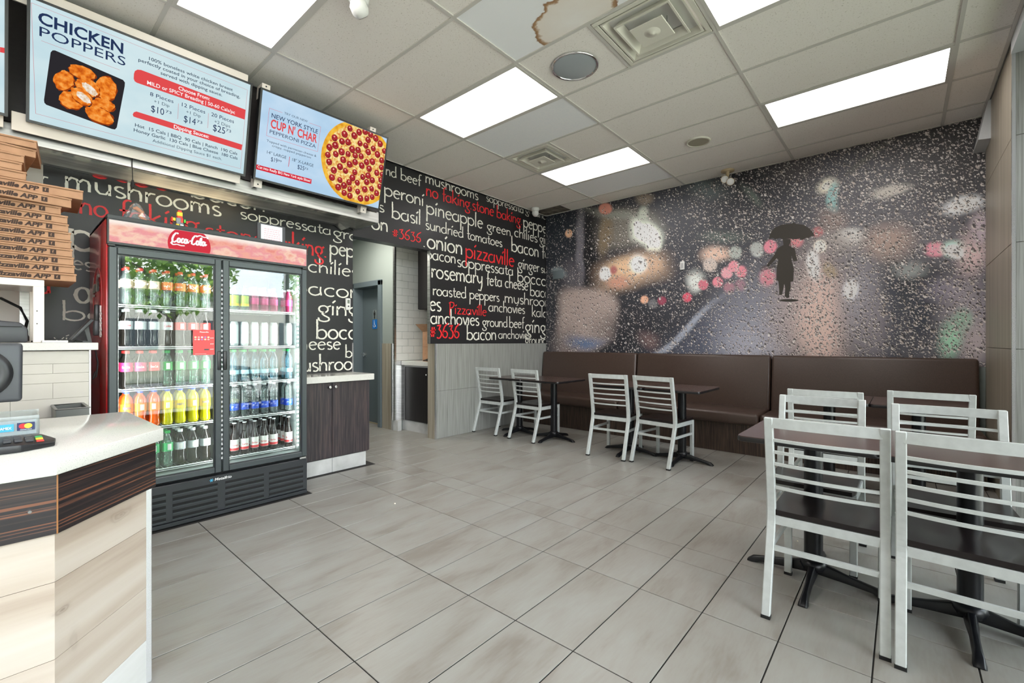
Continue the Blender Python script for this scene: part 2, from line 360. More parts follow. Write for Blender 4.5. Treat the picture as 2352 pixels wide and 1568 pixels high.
# =================================================================== ROOM SHELL
floor = struct(B(-7.6, XF+.1, YB-.1, YM+.1, -.1, -.004).build('floor', M_dgrout)); floor['label'] = 'greige rectangular stone-look floor tiles with dark grout'
TX = lambda k: -3.102+.3018*k
TY = lambda l: .3067+.6005*l
tile_cache = {}
def floor_tile(x0, x1, y0, y1):
    g = .0023; wx = round(x1-x0-.0054, 4); wy = round(y1-y0-2*g, 4)
    if wx < .02 or wy < .02: return
    key = (wx, wy)
    if key not in tile_cache: tile_cache[key] = MB().box(-wx/2, wx/2, -wy/2, wy/2, -.004, 0).mesh('floor_tile', M_floor, bevel=.0012, seg=1)
    put('floor_tile', tile_cache[key], floor, loc=((x0+x1)/2, (y0+y1)/2, 0))
regions = [(-3.62, XF, -.1, 2.52), (XW, XF, 2.52, YM), (-4.02, -3.62, 1.69, 2.52), (-6.6, XW, 2.52, 3.80)]
for (a0, a1, b0, b1) in regions:
    for k in range(-14, 17):
        for l in range(-4, 12):
            x0, x1, y0, y1 = max(TX(k), a0), min(TX(k+1), a1), max(TY(l), b0), min(TY(l+1), b1)
            if x1 > x0 and y1 > y0: floor_tile(x0, x1, y0, y1)
# plain remainder behind counters and behind the camera
for q in ((-4.46, -3.62, YB, .45), (-3.62, XF, YB, -.1)):
    MB().box(q[0], q[1], q[2], q[3], -.004, -.0005).build('floor_slab', M_floor, floor)

# ceiling
ceil = struct(B(-7.6, XF+.1, YB-.1, YM+.1, CH+.03, CH+.12).build('ceiling', M_white)); ceil['label'] = 'suspended ceiling of speckled tiles in a metal grid'
gw = .012
def tbar(x0, x1, y0, y1): B(x0, x1, y0, y1, CH-.004, CH+.012).build('grid_bar', M_tbar, ceil)
for j in range(-1, 5):
    x = GX(j) if j >= 0 else XW+.012
    if x < XF-.7: tbar(x-gw, x+gw, YB, YM)
tbar(.545, .565, YB, YM)
NEWT = {(1, 0), (0, 2), (0, 5)}
LIGHTS = [(0, 1), (0, 4), (2, 4), (0, -2), (2, 1), (2, -2), (0, -5), (2, -5)]
VENTS = [(1, 1, 1), (0, 3, 0)]     # (j, i, half)
ctc = {}
def ceil_tile(x0, x1, y0, y1, m, name='ceiling_tile'):
    x0 += gw; x1 -= gw; y0 += gw; y1 -= gw
    if x1-x0 < .03 or y1-y0 < .03: return None
    key = (round(x1-x0, 3), round(y1-y0, 3), m.name)
    if key not in ctc: ctc[key] = MB().box(-(x1-x0)/2-.004, (x1-x0)/2+.004, -(y1-y0)/2-.004, (y1-y0)/2+.004, 0, .015).mesh('ceiling_tile', m)
    return put(name, ctc[key], ceil, loc=((x0+x1)/2, (y0+y1)/2, CH+.003))
M_stain = None
def stain_mat():
    m = mat('water stained ceiling tile', srgb(208, 210, 208), .9); N = m.node_tree.nodes; L = m.node_tree.links; p = N['Principled BSDF']
    g = N.new('ShaderNodeNewGeometry'); n = N.new('ShaderNodeTexNoise'); n.inputs['Scale'].default_value = 9; n.inputs['Detail'].default_value = 5
    L.new(g.outputs['Position'], n.inputs['Vector'])
    mx = N.new('ShaderNodeVectorMath'); mx.operation = 'SCALE'; mx.inputs['Scale'].default_value = .17; L.new(n.outputs['Color'], mx.inputs[0])
    ad = N.new('ShaderNodeVectorMath'); ad.operation = 'ADD'; L.new(g.outputs['Position'], ad.inputs[0]); L.new(mx.outputs[0], ad.inputs[1])
    mp = N.new('ShaderNodeMapping'); mp.vector_type = 'POINT'; mp.inputs['Location'].default_value = (1.60*3.0-.25, -2.46*3.9-.33, 0); mp.inputs['Scale'].default_value = (3.0, 3.9, 0); L.new(ad.outputs[0], mp.inputs['Vector'])
    ln = N.new('ShaderNodeVectorMath'); ln.operation = 'LENGTH'; L.new(mp.outputs[0], ln.inputs[0])
    r = N.new('ShaderNodeValToRGB'); e = r.color_ramp.elements
    e[0].position = 0; e[0].color = srgb(246, 243, 238); e[1].position = 1; e[1].color = srgb(247, 249, 251)
    for pos, c_ in ((.76, srgb(240, 232, 222)), (.82, srgb(176, 142, 108)), (.87, srgb(150, 112, 80)), (.9, srgb(246, 247, 248))):
        q = e.new(pos); q.color = c_
    L.new(ln.outputs['Value'], r.inputs['Fac']); L.new(r.outputs[0], p.inputs['Base Color']); return m
M_stain = stain_mat()
M_mould = nmat('dark stained ceiling tile', [(.35, srgb(70, 62, 54)), (.6, srgb(120, 112, 102)), (.8, srgb(170, 164, 154))], (9, 9, 9), .9)
for i in range(-8, 7):
    y0, y1 = GY(i), min(GY(i+1), YM)
    if y1 > YM: y1 = YM
    if y0 >= YM: continue
    for x in (0,):
        for j in range(-1, 4):
            x0 = GX(j) if j >= 0 else XW+.012; x1 = GX(j+1)
            if j == -1: x1 = GX(0)
            if j == 3: x1 = .555
            if y0 < 2.5 and j == -1: x0 = -3.99
            tbar(x0+gw, x1-gw, y0-gw, y0+gw)
            if (j, i) in LIGHTS: continue
            v = [q for q in VENTS if q[0] == j and q[1] == i]
            if v:
                xm = (x0+x1)/2; tbar(xm-gw, xm+gw, y0+gw, y1-gw)
                if v[0][2]: ceil_tile(x0, xm, y0, y1, M_tile)
                else: ceil_tile(xm, x1, y0, y1, M_tile)
                continue
            m_ = M_tilenew if (j, i) in NEWT else M_tile
            if (j, i) == (1, 0): m_ = M_stain
            if j == -1 and i == 6:
                ceil_tile(x0, x0+.5, y0, y1, M_mould); ceil_tile(x0+.5, x1, y0, y1, M_tile); continue
            ceil_tile(x0, x1, y0, y1, m_)
# perimeter angle
tbar(XW, -.0+.56, YM-.02, YM); tbar(XW, XW+.02, 2.53, YM)

# walls
def text_wall():
    wl = struct(MB().box(-4.60, XW, 3.656, YM+.1, 0, CH).box(-4.505, XW, 3.57, 3.656, 1.208, 2.372).box(-4.60, XW, 2.52, 3.656, 2.372, CH).box(-4.60, XW, .215, 2.52, 0, CH).build('wall_left', M_black))
    wl['label'] = 'black feature wall printed with white and red pizza topping words'
    return wl
wall_left = text_wall()
struct(B(-4.60, XW, YB, .215, 0, CH).build('wall_kitchen', M_ctile))
struct(B(XW-.14, XF+.1, YM, YM+.12, 0, CH+.1).build('wall_back', M_paint))
struct(B(-7.6, XF+.1, YB-.12, YB, 0, CH+.1).build('wall_rear', M_white))
# hallway beyond the opening
struct(B(-7.5, -4.60, 2.40, 2.52, 0, CH).build('wall_hall_near', M_paint))
struct(B(-7.6, -7.5, 2.4, 4.0, 0, CH).build('wall_hall_end', M_paint))
hf = struct(MB().box(-7.5, -6.42, 3.65, 3.80, 0, 2.85).box(-5.70, -5.33, 3.65, 3.80, 0, 2.85).box(-6.42, -5.70, 3.65, 3.80, 2.09, 2.85).build('wall_hall_far', M_paint))
struct(B(-7.5, -4.60, 2.5, 4.6, 2.80, 2.86).build('ceiling_hall', M_soffit))
# niche
nl = struct(MB().box(-5.40, -5.333, 3.801, 4.6, 0, 2.8).build('wall_niche_left', M_grout))
nb = struct(MB().box(-5.40, -4.60, 4.36, 4.6, 0, 2.8).build('wall_niche_back', M_grout))
for r in range(18):
    z0 = .97+r*.102; z1 = z0+.099
    off = .1 if r % 2 else 0.
    ys = [3.81, 3.81+.2-off if off else 3.81+.2]; y = 3.664-off
    while y < 4.36:
        a, b = max(y, 3.664), min(y+.197, 4.355)
        if b-a > .01: B(-5.332, -5.322, a, b, z0, z1).build('wall_tile', M_wtile, nl, bevel=.0015, seg=1)
        y += .2
    x = -5.32-off
    while x < -4.62 and z1 < 1.75:
        a, b = max(x, -5.32), min(x+.197, -4.62)
        if b-a > .01: B(a, b, 4.348, 4.36, z0, z1).build('wall_tile', M_wtile, nb, bevel=.0015, seg=1)
        x += .2
struct(B(-5.328, -5.252, 3.70, 3.744, .14, .903).build('trim_11', M_steel)); struct(B(-5.336, -5.326, 3.66, 3.80, .14, .97).build('trim_12', M_trim))
# trims
def trim(n, x0, x1, y0, y1, z0, z1, m=M_trim): return struct(B(x0, x1, y0, y1, z0, z1).build('trim_%d' % n, m))
trim(1, -4.462, -4.440, 3.640, 3.656, 0, 1.208)
trim(2, XW-.006, XW+.006, 2.512, 2.524, .90, 1.22)
trim(3, -4.475, -4.445, 5.972, 5.982, 1.2, 3.3, M_black)
struct(B(-5.36, -5.322, 3.635, 3.662, .14, 2.8).build('trim_4', M_steel))
struct(B(-4.507, -4.462, 3.562, 3.570, 1.208, 2.372).build('trim_5', M_steel))
struct(B(-5.395, -5.36, 3.63, 3.65, .0, 1.208).build('trim_6', M_trim))
struct(B(-5.63, -5.36, 3.636, 3.65, .0, 1.208).build('baseboard_hall', M_pillar))
struct(B(-4.60, -4.462, 3.642, 3.656, 0, 1.208).build('baseboard_jamb', M_pillar))
struct(B(-5.36, -5.25, 3.64, 3.70, 0, .14).build('baseboard_niche', M_toe))
# wainscot tiles on the left wall
for (y0, y1) in ((3.656, 4.86), (4.86, YM)):
    for (z0, z1) in ((0, .606), (.606, 1.208)):
        B(XW, XW+.015, y0+.001, y1-.001, z0+.001, z1-.001).build('wainscot_tile', M_wain, wall_left, bevel=.0015, seg=1)

# ---- lettering on the left wall
zr = lambda x, y: (860+x/3.4095, 360+y/3.4095)
p5 = lambda x, y: (680+x/4.24, 500+y/4.24)
pp = lambda x, y: (x, y)
WORDS = [('nd', 0, zr, 88, 140, 178, 168, 45), ('beef', 0, zr, 205, 178, 365, 222, 45), ('mushrooms', 0, zr, 398, 202, 815, 328, 48),
 ('soppressata', 0, zr, 875, 345, 1170, 437, 35), ('ground', 0, zr, 1182, 438, 1350, 474, 30), ('peroni', 0, zr, 75, 300, 390, 378, 60),
 ('no faking.stone baking.', 1, zr, 403, 303, 1157, 535, 50), ('pineapple', 0, zr, 405, 443, 852, 552, 60), ('green,', 0, zr, 880, 572, 1085, 612, 42),
 ('chilies', 0, zr, 1095, 622, 1278, 668, 45), ('ginger', 0, zr, 1293, 672, 1440, 705, 42), ('pepperoni', 0, zr, 1165, 547, 1450, 605, 50),
 ('s', 0, zr, 30, 425, 82, 434, 52), ('basil', 0, zr, 135, 478, 368, 525, 62), ('sundried tomatoes', 0, zr, 398, 565, 1002, 697, 44),
 ('bacon', 0, zr, 1072, 737, 1290, 782, 58), ('feta', 0, zr, 1310, 790, 1430, 812, 50), ('on', 0, zr, -25, 562, 112, 592, 66), ('#3636', 1, zr, 137, 622, 367, 668, 46),
 ('.', 0, zr, 383, 705, 402, 708, 60), ('onion', 0, zr, 412, 712, 694, 754, 72), ('pizzaville', 1, zr, 712, 787, 1097, 830, 66),
 ('bacon', 0, zr, 400, 795, 640, 825, 52), ('soppressata', 0, zr, 645, 857, 1090, 922, 50), ('ginger', 0, zr, 1125, 872, 1293, 897, 46),
 ('sundried', 0, zr, 1303, 905, 1500, 925, 36), ('rosemary', 0, zr, 445, 944, 850, 985, 66), ('feta cheese', 0, zr, 877, 1002, 1205, 1040, 50),
 ('bocconcini', 0, zr, 1118, 977, 1500, 1012, 52), ('bacon', 0, zr, 1218, 1087, 1400, 1104, 48), ('roasted peppers', 0, zr, 457, 1082, 980, 1130, 46),
 ('mushrooms', 0, zr, 1018, 1140, 1420, 1172, 46), ('chilies', 0, zr, 250, 1190, 525, 1213, 72), ('Pizzaville', 1, zr, 583, 1227, 880, 1242, 44),
 ('anchovies', 0, zr, 893, 1208, 1180, 1229, 44), ('kalamata', 0, zr, 1232, 1250, 1500, 1262, 44), ('anchovies', 0, zr, 440, 1306, 822, 1318, 60),
 ('ground', 0, zr, 845, 1327, 1045, 1336, 44), ('beef', 0, zr, 1055, 1336, 1172, 1342, 44), ('ginger', 0, zr, 1180, 1376, 1420, 1382, 60),
 ('#3636', 1, zr, 430, 1412, 667, 1426, 64), ('bacon', 0, zr, 722, 1432, 957, 1440, 58), ('anchovies', 0, zr, 970, 1422, 1222, 1426, 38), ('ground', 0, zr, 1180, 1467, 1350, 1468, 40),
 ('mushrooms', 0, pp, 148, 431, 510, 499, 24), ('r', 0, pp, 90, 427, 112, 430, 24), ('bacon', 0, pp, 438, 452, 612, 486, 22), ('#3636', 1, pp, 150, 389, 395, 432, 30),
 ('soppressata', 0, pp, 551, 501, 762, 542, 14), ('ground beef', 0, pp, 765, 544, 960, 570, 14), ('no', 1, pp, 182, 490, 250, 502, 25), ('faking.', 1, pp, 272, 506, 470, 548, 24), ('stone', 1, pp, 470, 543, 610, 572, 20), ('baking.', 1, pp, 615, 572, 752, 602, 24),
 ('pepperoni', 0, pp, 757, 583, 900, 600, 19), ('green', 0, pp, 520, 600, 680, 622, 20), ('chilies', 0, p5, 115, 522, 610, 570, 72),
 ('bacon', 0, p5, -40, 735, 640, 780, 84), ('ginger', 0, p5, 212, 942, 800, 965, 86), ('bocconcini', 0, p5, 195, 1178, 1000, 1195, 88), ('cheese', 0, p5, -65, 1285, 440, 1285, 74),
 ('bacon', 0, p5, 480, 1360, 800, 1362, 62), ('mushrooms', 0, p5, -90, 1508, 730, 1500, 82),
 ('pineapple', 0, pp, 158, 571, 560, 650, 40), ('es', 0, pp, 165, 617, 215, 627, 20), ('pizza', 1, pp, 10, 668, 118, 672, 26), ('onion', 0, pp, 172, 694, 330, 700, 34), ('basil', 0, pp, 142, 735, 330, 740, 22), ('vi', 0, pp, 122, 785, 160, 786, 10)]
WCLIP = [((0, .215, 0), (0, -1, 0)), ((0, 5.975, 0), (0, 1, 0)), ((0, 0, 3.30), (0, 0, 1))]
for wi, (t, red, zf, x0, y0, x1, y1, xh) in enumerate(WORDS):
    a = atX(*zf(x0, y0), XW); b = atX(*zf(x1, y1), XW)
    k = {zr: 3.4095, p5: 4.24, pp: 1.}[zf]; dm = (a+b)/2
    depth = -_s*dm.x+_c*dm.y; h = xh/k*depth/F; sl = (b.z-a.z)/(b.y-a.y)
    sl = 0 if abs(sl) < .1 else sl*.5
    off = .0012+.0004*(wi % 3)+(.0012 if red else 0)
    mb = letters(t, lambda s, q, a=a, sl=sl, off=off: Vector((XW+off, a.y+s, a.z+s*sl+q)), b.y-a.y, h, pen=.17, rag=.18)
    cl = list(WCLIP)
    if a.y > 3.5 or (zf is zr and b.y > 3.656 and a.z < 2.37): cl.append(((0, 3.571, 0), (0, -1, 0))) if a.z < 2.37 else None
    if a.y > 2.5 and a.z > 2.2: cl.append(((0, 0, 2.374 if a.y < 3.6 and b.y < 3.75 else 0), (0, 0, -1)))
    if zf is not zr: cl.append(((0, 2.519, 0), (0, 1, 0)))
    cl.append(((0, 0, 1.212), (0, 0, -1)) if a.y > 3.4 else ((0, 0, 0), (0, 0, -1)))
    mb.build('printed_word', M_red if red else M_letter, wall_left, clip=cl)

# ---- mural wall print
def mural():
    x0, x1, z0, z1 = XW, .60, 1.0, CH
    nx, nz = 420, 190
    zz3 = lambda x, y: (1240+x/2.85, 280+y/2.85)
    zz4 = lambda x, y: (1700+x/2.529, 280+y/2.529)
    BL = [  # zoom frame, cx, cy, rx, ry, rgb, softness, angle
     (4, 1050, 800, 900, 900, (84, 84, 94), 1.0, 0), (4, 780, 880, 420, 260, (112, 106, 112), .9, 0), (4, 1300, 1000, 260, 330, (112, 108, 118), .9, 0), (4, 1250, 100, 520, 330, (50, 47, 46), .8, 0), (4, 60, 250, 260, 200, (24, 25, 30), .8, 0), (4, 1000, 950, 420, 130, (36, 40, 50), .7, 0),
     (3, 850, 700, 220, 480, (58, 60, 70), .8, 0), (3, 330, 830, 60, 300, (18, 20, 26), .6, 0), (3, 120, 700, 110, 300, (30, 38, 48), .8, 0),
     (3, 262, 830, 28, 270, (104, 101, 110), .5, 0), (3, 210, 1010, 60, 90, (84, 80, 88), .7, 0), (3, 125, 1000, 40, 26, (110, 122, 126), .5, 0),
     (3, 310, 1290, 190, 205, (156, 136, 128), -.14, 0), (3, 190, 1500, 90, 120, (120, 105, 102), .6, 0), (3, 620, 1330, 200, 90, (40, 40, 48), .8, 0), (3, 440, 1510, 200, 70, (30, 32, 40), .7, 20),
     (3, 310, 1430, 110, 36, (84, 104, 140), .7, 5), (3, 590, 700, 200, 120, (112, 106, 96), -.35, 0), (3, 425, 720, 40, 130, (122, 104, 78), .6, 0),
     (3, 560, 620, 230, 32, (128, 128, 118), .5, -10), (3, 690, 735, 105, 75, (214, 222, 206), -.3, -14), (3, 745, 790, 50, 60, (206, 214, 198), -.35, 0), (3, 690, 620, 35, 60, (170, 176, 160), .6, 0),
     (3, 610, 975, 215, 105, (170, 138, 110), -.4, 12), (3, 580, 960, 120, 70, (206, 166, 122), .5, 0), (3, 735, 940, 70, 60, (190, 152, 120), .5, 0), (3, 650, 940, 52, 55, (226, 226, 226), .5, 0),
     (3, 437, 980, 38, 50, (226, 222, 222), .3, 0), (3, 490, 960, 22, 30, (170, 90, 86), .5, 0), (3, 520, 1050, 60, 40, (190, 130, 104), .6, 0),
     (3, 430, 568, 44, 38, (196, 118, 96), .15, 0), (3, 190, 730, 24, 27, (216, 158, 114), .12, 0), (3, 690, 500, 50, 45, (132, 116, 100), .7, 0),
     (3, 1150, 870, 90, 44, (206, 168, 146), .5, 8), (3, 1115, 935, 46, 46, (186, 168, 158), .2, 0), (3, 1280, 855, 42, 40, (158, 166, 158), .3, 0), (3, 1425, 845, 38, 38, (178, 184, 180), .3, 0),
     (3, 1020, 1030, 52, 62, (192, 196, 190), .5, 0), (3, 1505, 822, 38, 38, (228, 112, 132), .12, 0), (3, 1070, 1065, 34, 34, (196, 88, 108), .12, 0), (3, 1165, 1048, 34, 34, (230, 106, 124), .12, 0),
     (3, 1225, 988, 38, 38, (232, 134, 146), .12, 0), (3, 1270, 945, 36, 36, (224, 116, 132), .12, 0), (3, 1312, 978, 36, 36, (238, 146, 154), .12, 0), (3, 1240, 1085, 36, 36, (172, 90, 104), .3, 0), (3, 1320, 1070, 36, 36, (160, 86, 100), .4, 0),
     (3, 1500, 1010, 44, 60, (200, 120, 134), .5, 0), (3, 965, 1148, 31, 31, (206, 52, 86), .12, 0), (3, 800, 1170, 29, 29, (150, 46, 76), .2, 0), (3, 685, 1163, 26, 26, (220, 150, 114), .15, 0), (3, 740, 1190, 30, 30, (104, 104, 108), .3, 0),
     (3, 1190, 1420, 380, 160, (80, 86, 106), .8, 25), (3, 940, 1370, 290, 24, (138, 144, 160), .5, 39), (3, 710, 1430, 60, 48, (104, 80, 80), .7, 0), (3, 1100, 440, 110, 60, (86, 98, 100), .8, 0), (3, 1380, 480, 90, 24, (84, 96, 88), .7, -42), (3, 1200, 760, 120, 36, (84, 98, 92), .8, 0),
     (4, 100, 1180, 200, 260, (132, 132, 148), .8, 0), (4, 60, 1300, 160, 120, (150, 150, 164), .8, 0), (4, 430, 1150, 190, 300, (188, 164, 158), .8, 0), (4, 470, 1150, 110, 270, (204, 172, 160), .6, 0), (4, 700, 1050, 110, 220, (146, 142, 154), .8, 0), (4, 640, 975, 46, 62, (204, 206, 210), .5, 0),
     (4, 880, 1150, 50, 230, (60, 64, 78), .7, 0), (4, 1030, 1120, 110, 150, (46, 52, 66), .7, 0), (4, 780, 1200, 80, 160, (128, 120, 130), .8, 0), (4, 1200, 980, 110, 60, (130, 122, 142), .8, 0), (4, 1320, 1100, 120, 200, (150, 140, 150), .8, 0),
     (4, 1225, 1270, 62, 100, (142, 196, 164), .6, 0), (4, 1290, 1165, 50, 66, (136, 172, 150), .6, 0), (4, 1370, 1290, 80, 110, (168, 154, 158), .7, 0),
     (4, 505, 372, 58, 46, (214, 208, 186), .5, 0), (4, 545, 440, 32, 80, (120, 172, 170), .5, 0), (4, 870, 395, 118, 34, (172, 166, 156), .4, 9), (4, 1300, 485, 108, 46, (216, 218, 222), .5, 4),
     (4, 640, 660, 80, 46, (204, 206, 202), .5, 0), (4, 570, 690, 120, 60, (150, 140, 136), .8, 0), (4, 465, 722, 38, 38, (218, 204, 190), .2, 0), (4, 428, 835, 44, 84, (206, 206, 206), .4, 0), (4, 528, 866, 36, 38, (156, 136, 108), .4, 0), (4, 860, 700, 120, 90, (156, 130, 118), .6, 0),
     (4, 178, 722, 36, 36, (228, 108, 130), .15, 0), (4, 95, 735, 36, 36, (160, 164, 160), .3, 0), (4, 335, 680, 40, 40, (200, 110, 118), .4, 0), (4, 450, 640, 30, 30, (180, 96, 100), .4, 0), (4, 175, 900, 36, 46, (196, 108, 124), .4, 0), (4, 10, 870, 28, 34, (212, 110, 128), .3, 0),
     (4, 530, 570, 70, 60, (130, 110, 104), .7, 0), (4, 1130, 745, 60, 44, (226, 124, 146), .25, 6), (4, 1240, 730, 76, 46, (180, 214, 200), .4, 4), (4, 1250, 745, 56, 34, (238, 242, 244), .3, 0), (4, 1350, 760, 80, 110, (196, 166, 166), .7, 0), (4, 1385, 620, 50, 80, (172, 154, 164), .6, 0),
     (4, 990, 862, 90, 44, (132, 138, 138), .6, 0), (4, 760, 200, 170, 22, (82, 82, 76), .6, 42), (4, 300, 250, 120, 110, (70, 66, 68), .8, 0), (4, 560, 60, 200, 80, (60, 56, 56), .8, 0)]
    import numpy as np
    xs = np.linspace(x0, x1, nx); zs = np.linspace(z0, z1, nz); XX, ZZ = np.meshgrid(xs, zs)
    # photograph coordinates of every wall point
    zf = -_s*XX+_c*YM; U = CX+F*(_c*XX+_s*YM)/zf; V = CY-F*(ZZ-EYE)/zf
    col = np.ones((nz, nx, 3))*np.array(srgb(40, 42, 50)[:3]); A = np.clip((U-1500)/520, 0, 1)*.62+.2+.12*np.clip((V-560)/200, 0, 1)
    rr_ = np.random.RandomState(4); WU = np.zeros_like(U); WV = np.zeros_like(U)
    for k in range(26):
        wl = rr_.uniform(40, 190); an = rr_.uniform(0, 2*pi); ph = rr_.uniform(0, 6.28); am = wl*.010
        wv = np.sin((U*cos(an)+V*sin(an))/wl*2*pi+ph)*am
        if k % 2: WU += wv
        else: WV += wv
    U2, V2 = U, V; Us, Vs = U+WU, V+WV
    for bi, (fr, cx, cy, rx, ry, rgb, sf, ang) in enumerate(BL):
        small = rx < 50 and ry < 50 and sf < .35
        U, V = (U2, V2) if small else (Us, Vs)
        u0, v0 = zz3(cx, cy) if fr == 3 else zz4(cx, cy); k = 2.85 if fr == 3 else 2.529
        du = (U-u0); dv = -(V-v0); c_, s_ = cos(radians(ang)), sin(radians(ang)); a = (du*c_+dv*s_)/(rx/k); b = (-du*s_+dv*c_)/(ry/k); box = sf < 0; sf = abs(sf)
        d = (a**4+b**4)**.25 if box else np.sqrt(a*a+b*b); sf2 = sf*(2.2 if rx > 50 else 1.6)+.06; wgt = np.clip((1+sf2*.5-d)/(sf2+.02), 0, 1); wgt = wgt*wgt*(3-2*wgt)
        if sf > .75: wgt = wgt*.85
        col = col*(1-wgt[..., None])+np.array(srgb(*rgb)[:3])*wgt[..., None]
    me = bpy.data.meshes.new('mural_print')
    vs = np.stack([XX, np.full_like(XX, YM-.004), ZZ], -1).reshape(-1, 3)
    idx = np.arange(nx*nz).reshape(nz, nx); q = np.stack([idx[:-1, :-1], idx[:-1, 1:], idx[1:, 1:], idx[1:, :-1]], -1).reshape(-1, 4)
    me.from_pydata(vs.tolist(), [], q.tolist())
    at = me.color_attributes.new('print', 'FLOAT_COLOR', 'POINT')
    U, V = U2, V2
    lumi = col.mean(-1, keepdims=True); col = lumi+(col-lumi)*.78; col = np.clip(col*(1.3+.35*np.clip(lumi*2.2, 0, 1)), 0, .92)
    rgba = np.concatenate([col, A[..., None]], -1).reshape(-1).astype('f'); at.data.foreach_set('color', rgba)
    m = mat('rainy night mural print', (.1, .1, .1, 1), .42); me.materials.append(m)
    N = m.node_tree.nodes; L = m.node_tree.links; p = N['Principled BSDF']
    at_ = N.new('ShaderNodeAttribute'); at_.attribute_name = 'print'; cur = at_.outputs['Color']
    g = N.new('ShaderNodeNewGeometry')
    def math_(op, a, b=None, c=None):
        n = N.new('ShaderNodeMath'); n.operation = op
        for k, q in enumerate((a, b, c)):
            if q is None: continue
            if isinstance(q, (int, float)): n.inputs[k].default_value = q
            else: L.new(q, n.inputs[k])
        return n.outputs[0]
    lum = N.new('ShaderNodeRGBToBW'); L.new(cur, lum.inputs[0])
    wob = N.new('ShaderNodeTexNoise'); wob.inputs['Scale'].default_value = 45; wob.inputs['Detail'].default_value = 1; L.new(g.outputs['Position'], wob.inputs['Vector'])
    ws = N.new('ShaderNodeVectorMath'); ws.operation = 'SCALE'; ws.inputs['Scale'].default_value = .03; L.new(wob.outputs['Color'], ws.inputs[0])
    wa = N.new('ShaderNodeVectorMath'); wa.operation = 'ADD'; L.new(g.outputs['Position'], wa.inputs[0]); L.new(ws.outputs[0], wa.inputs[1])
    big = N.new('ShaderNodeTexNoise'); big.inputs['Scale'].default_value = 2.6; big.inputs['Detail'].default_value = 2; L.new(g.outputs['Position'], big.inputs['Vector'])
    for (sc, zsc, dens, rad, off) in ((28, .56, .55, .50, 0), (50, .58, 1.05, .60, 7), (84, .64, 1.25, .68, 3)):
        mp = N.new('ShaderNodeMapping'); mp.inputs['Scale'].default_value = (sc, 0, sc*zsc); mp.inputs['Location'].default_value = (off, off, off)
        L.new(wa.outputs[0], mp.inputs['Vector'])
        vo = N.new('ShaderNodeTexVoronoi'); vo.voronoi_dimensions = '3D'; vo.inputs['Scale'].default_value = 1; vo.inputs['Randomness'].default_value = .95; L.new(mp.outputs[0], vo.inputs['Vector'])
        sp = N.new('ShaderNodeSeparateColor'); L.new(vo.outputs['Color'], sp.inputs[0])
        dn = math_('MULTIPLY', at_.outputs['Alpha'], dens); dn = math_('MULTIPLY_ADD', big.outputs['Fac'], .7, math_('SUBTRACT', dn, .21))
        ex = math_('LESS_THAN', sp.outputs[0], dn)
        ra = math_('MULTIPLY_ADD', sp.outputs[1], rad*.75, rad*.25)
        ins = N.new('ShaderNodeMapRange'); ins.inputs['From Min'].default_value = 0; ins.inputs['From Max'].default_value = .12
        L.new(math_('SUBTRACT', ra, vo.outputs['Distance']), ins.inputs['Value'])
        mask = math_('MULTIPLY', ins.outputs[0], ex)
        df = N.new('ShaderNodeVectorMath'); df.operation = 'SUBTRACT'; L.new(mp.outputs[0], df.inputs[0]); L.new(vo.outputs['Position'], df.inputs[1])
        sx = N.new('ShaderNodeSeparateXYZ'); L.new(df.outputs[0], sx.inputs[0])
        tt = N.new('ShaderNodeMapRange'); tt.inputs['From Min'].default_value = .10; tt.inputs['From Max'].default_value = -.18; L.new(math_('ADD', sx.outputs[2], math_('MULTIPLY', sx.outputs[0], .5)), tt.inputs['Value'])
        lc = N.new('ShaderNodeMix'); lc.data_type = 'RGBA'; lc.inputs['A'].default_value = srgb(48, 44, 46)
        hb = N.new('ShaderNodeMix'); hb.data_type = 'RGBA'; hb.inputs['A'].default_value = srgb(212, 197, 188); hb.inputs['B'].default_value = srgb(255, 250, 246)
        L.new(sp.outputs[2], hb.inputs['Factor']); L.new(hb.outputs['Result'], lc.inputs['B']); L.new(tt.outputs[0], lc.inputs['Factor'])
        mx = N.new('ShaderNodeMix'); mx.data_type = 'RGBA'; L.new(math_('MULTIPLY', mask, .85), mx.inputs['Factor']); L.new(cur, mx.inputs['A']); L.new(lc.outputs['Result'], mx.inputs['B'])
        cur = mx.outputs['Result']
    L.new(cur, p.inputs['Base Color'])
    return me
wb = bpy.data.objects['wall_back']; wb['label'] = 'wall covered by a rainy night street photo mural'
put('mural_print', mural(), wb)
q4 = lambda x, y: atY(1700+x/2.529, 280+y/2.529, YM-.006)
M_sil = mat('dark olive vinyl silhouette', srgb(52, 46, 38), .5)
def decal(pts, d=0.):
    return [q4(*p)+Vector((0, -d, 0)) for p in pts]
sm = MB(); th = (0, .0015, 0)
sm.prism(decal([(168, 682), (172, 655), (186, 630), (205, 612), (240, 597), (300, 590), (313, 583), (322, 591), (370, 598), (405, 620), (425, 645), (434, 663), (415, 662), (400, 673), (382, 674), (362, 685), (345, 676), (325, 681), (290, 678), (250, 680), (230, 674), (205, 682), (186, 672)]), th)
sm.prism(decal([(247, 680), (293, 680), (290, 706), (283, 718), (300, 728), (318, 735), (326, 780), (333, 806), (310, 810), (298, 776), (298, 800), (312, 850), (309, 926), (293, 928), (294, 962), (285, 992), (286, 1018), (272, 1023), (259, 1012), (262, 962), (256, 940), (250, 975), (243, 1004), (226, 1005), (227, 975), (222, 925), (210, 916), (212, 850), (222, 803), (213, 792), (185, 820), (158, 842), (156, 828), (198, 772), (217, 735), (236, 722), (252, 714)]), th)
sm.prism(decal([(284+56*cos(t*pi/10), 1036+8*sin(t*pi/10)) for t in range(20)]), th)
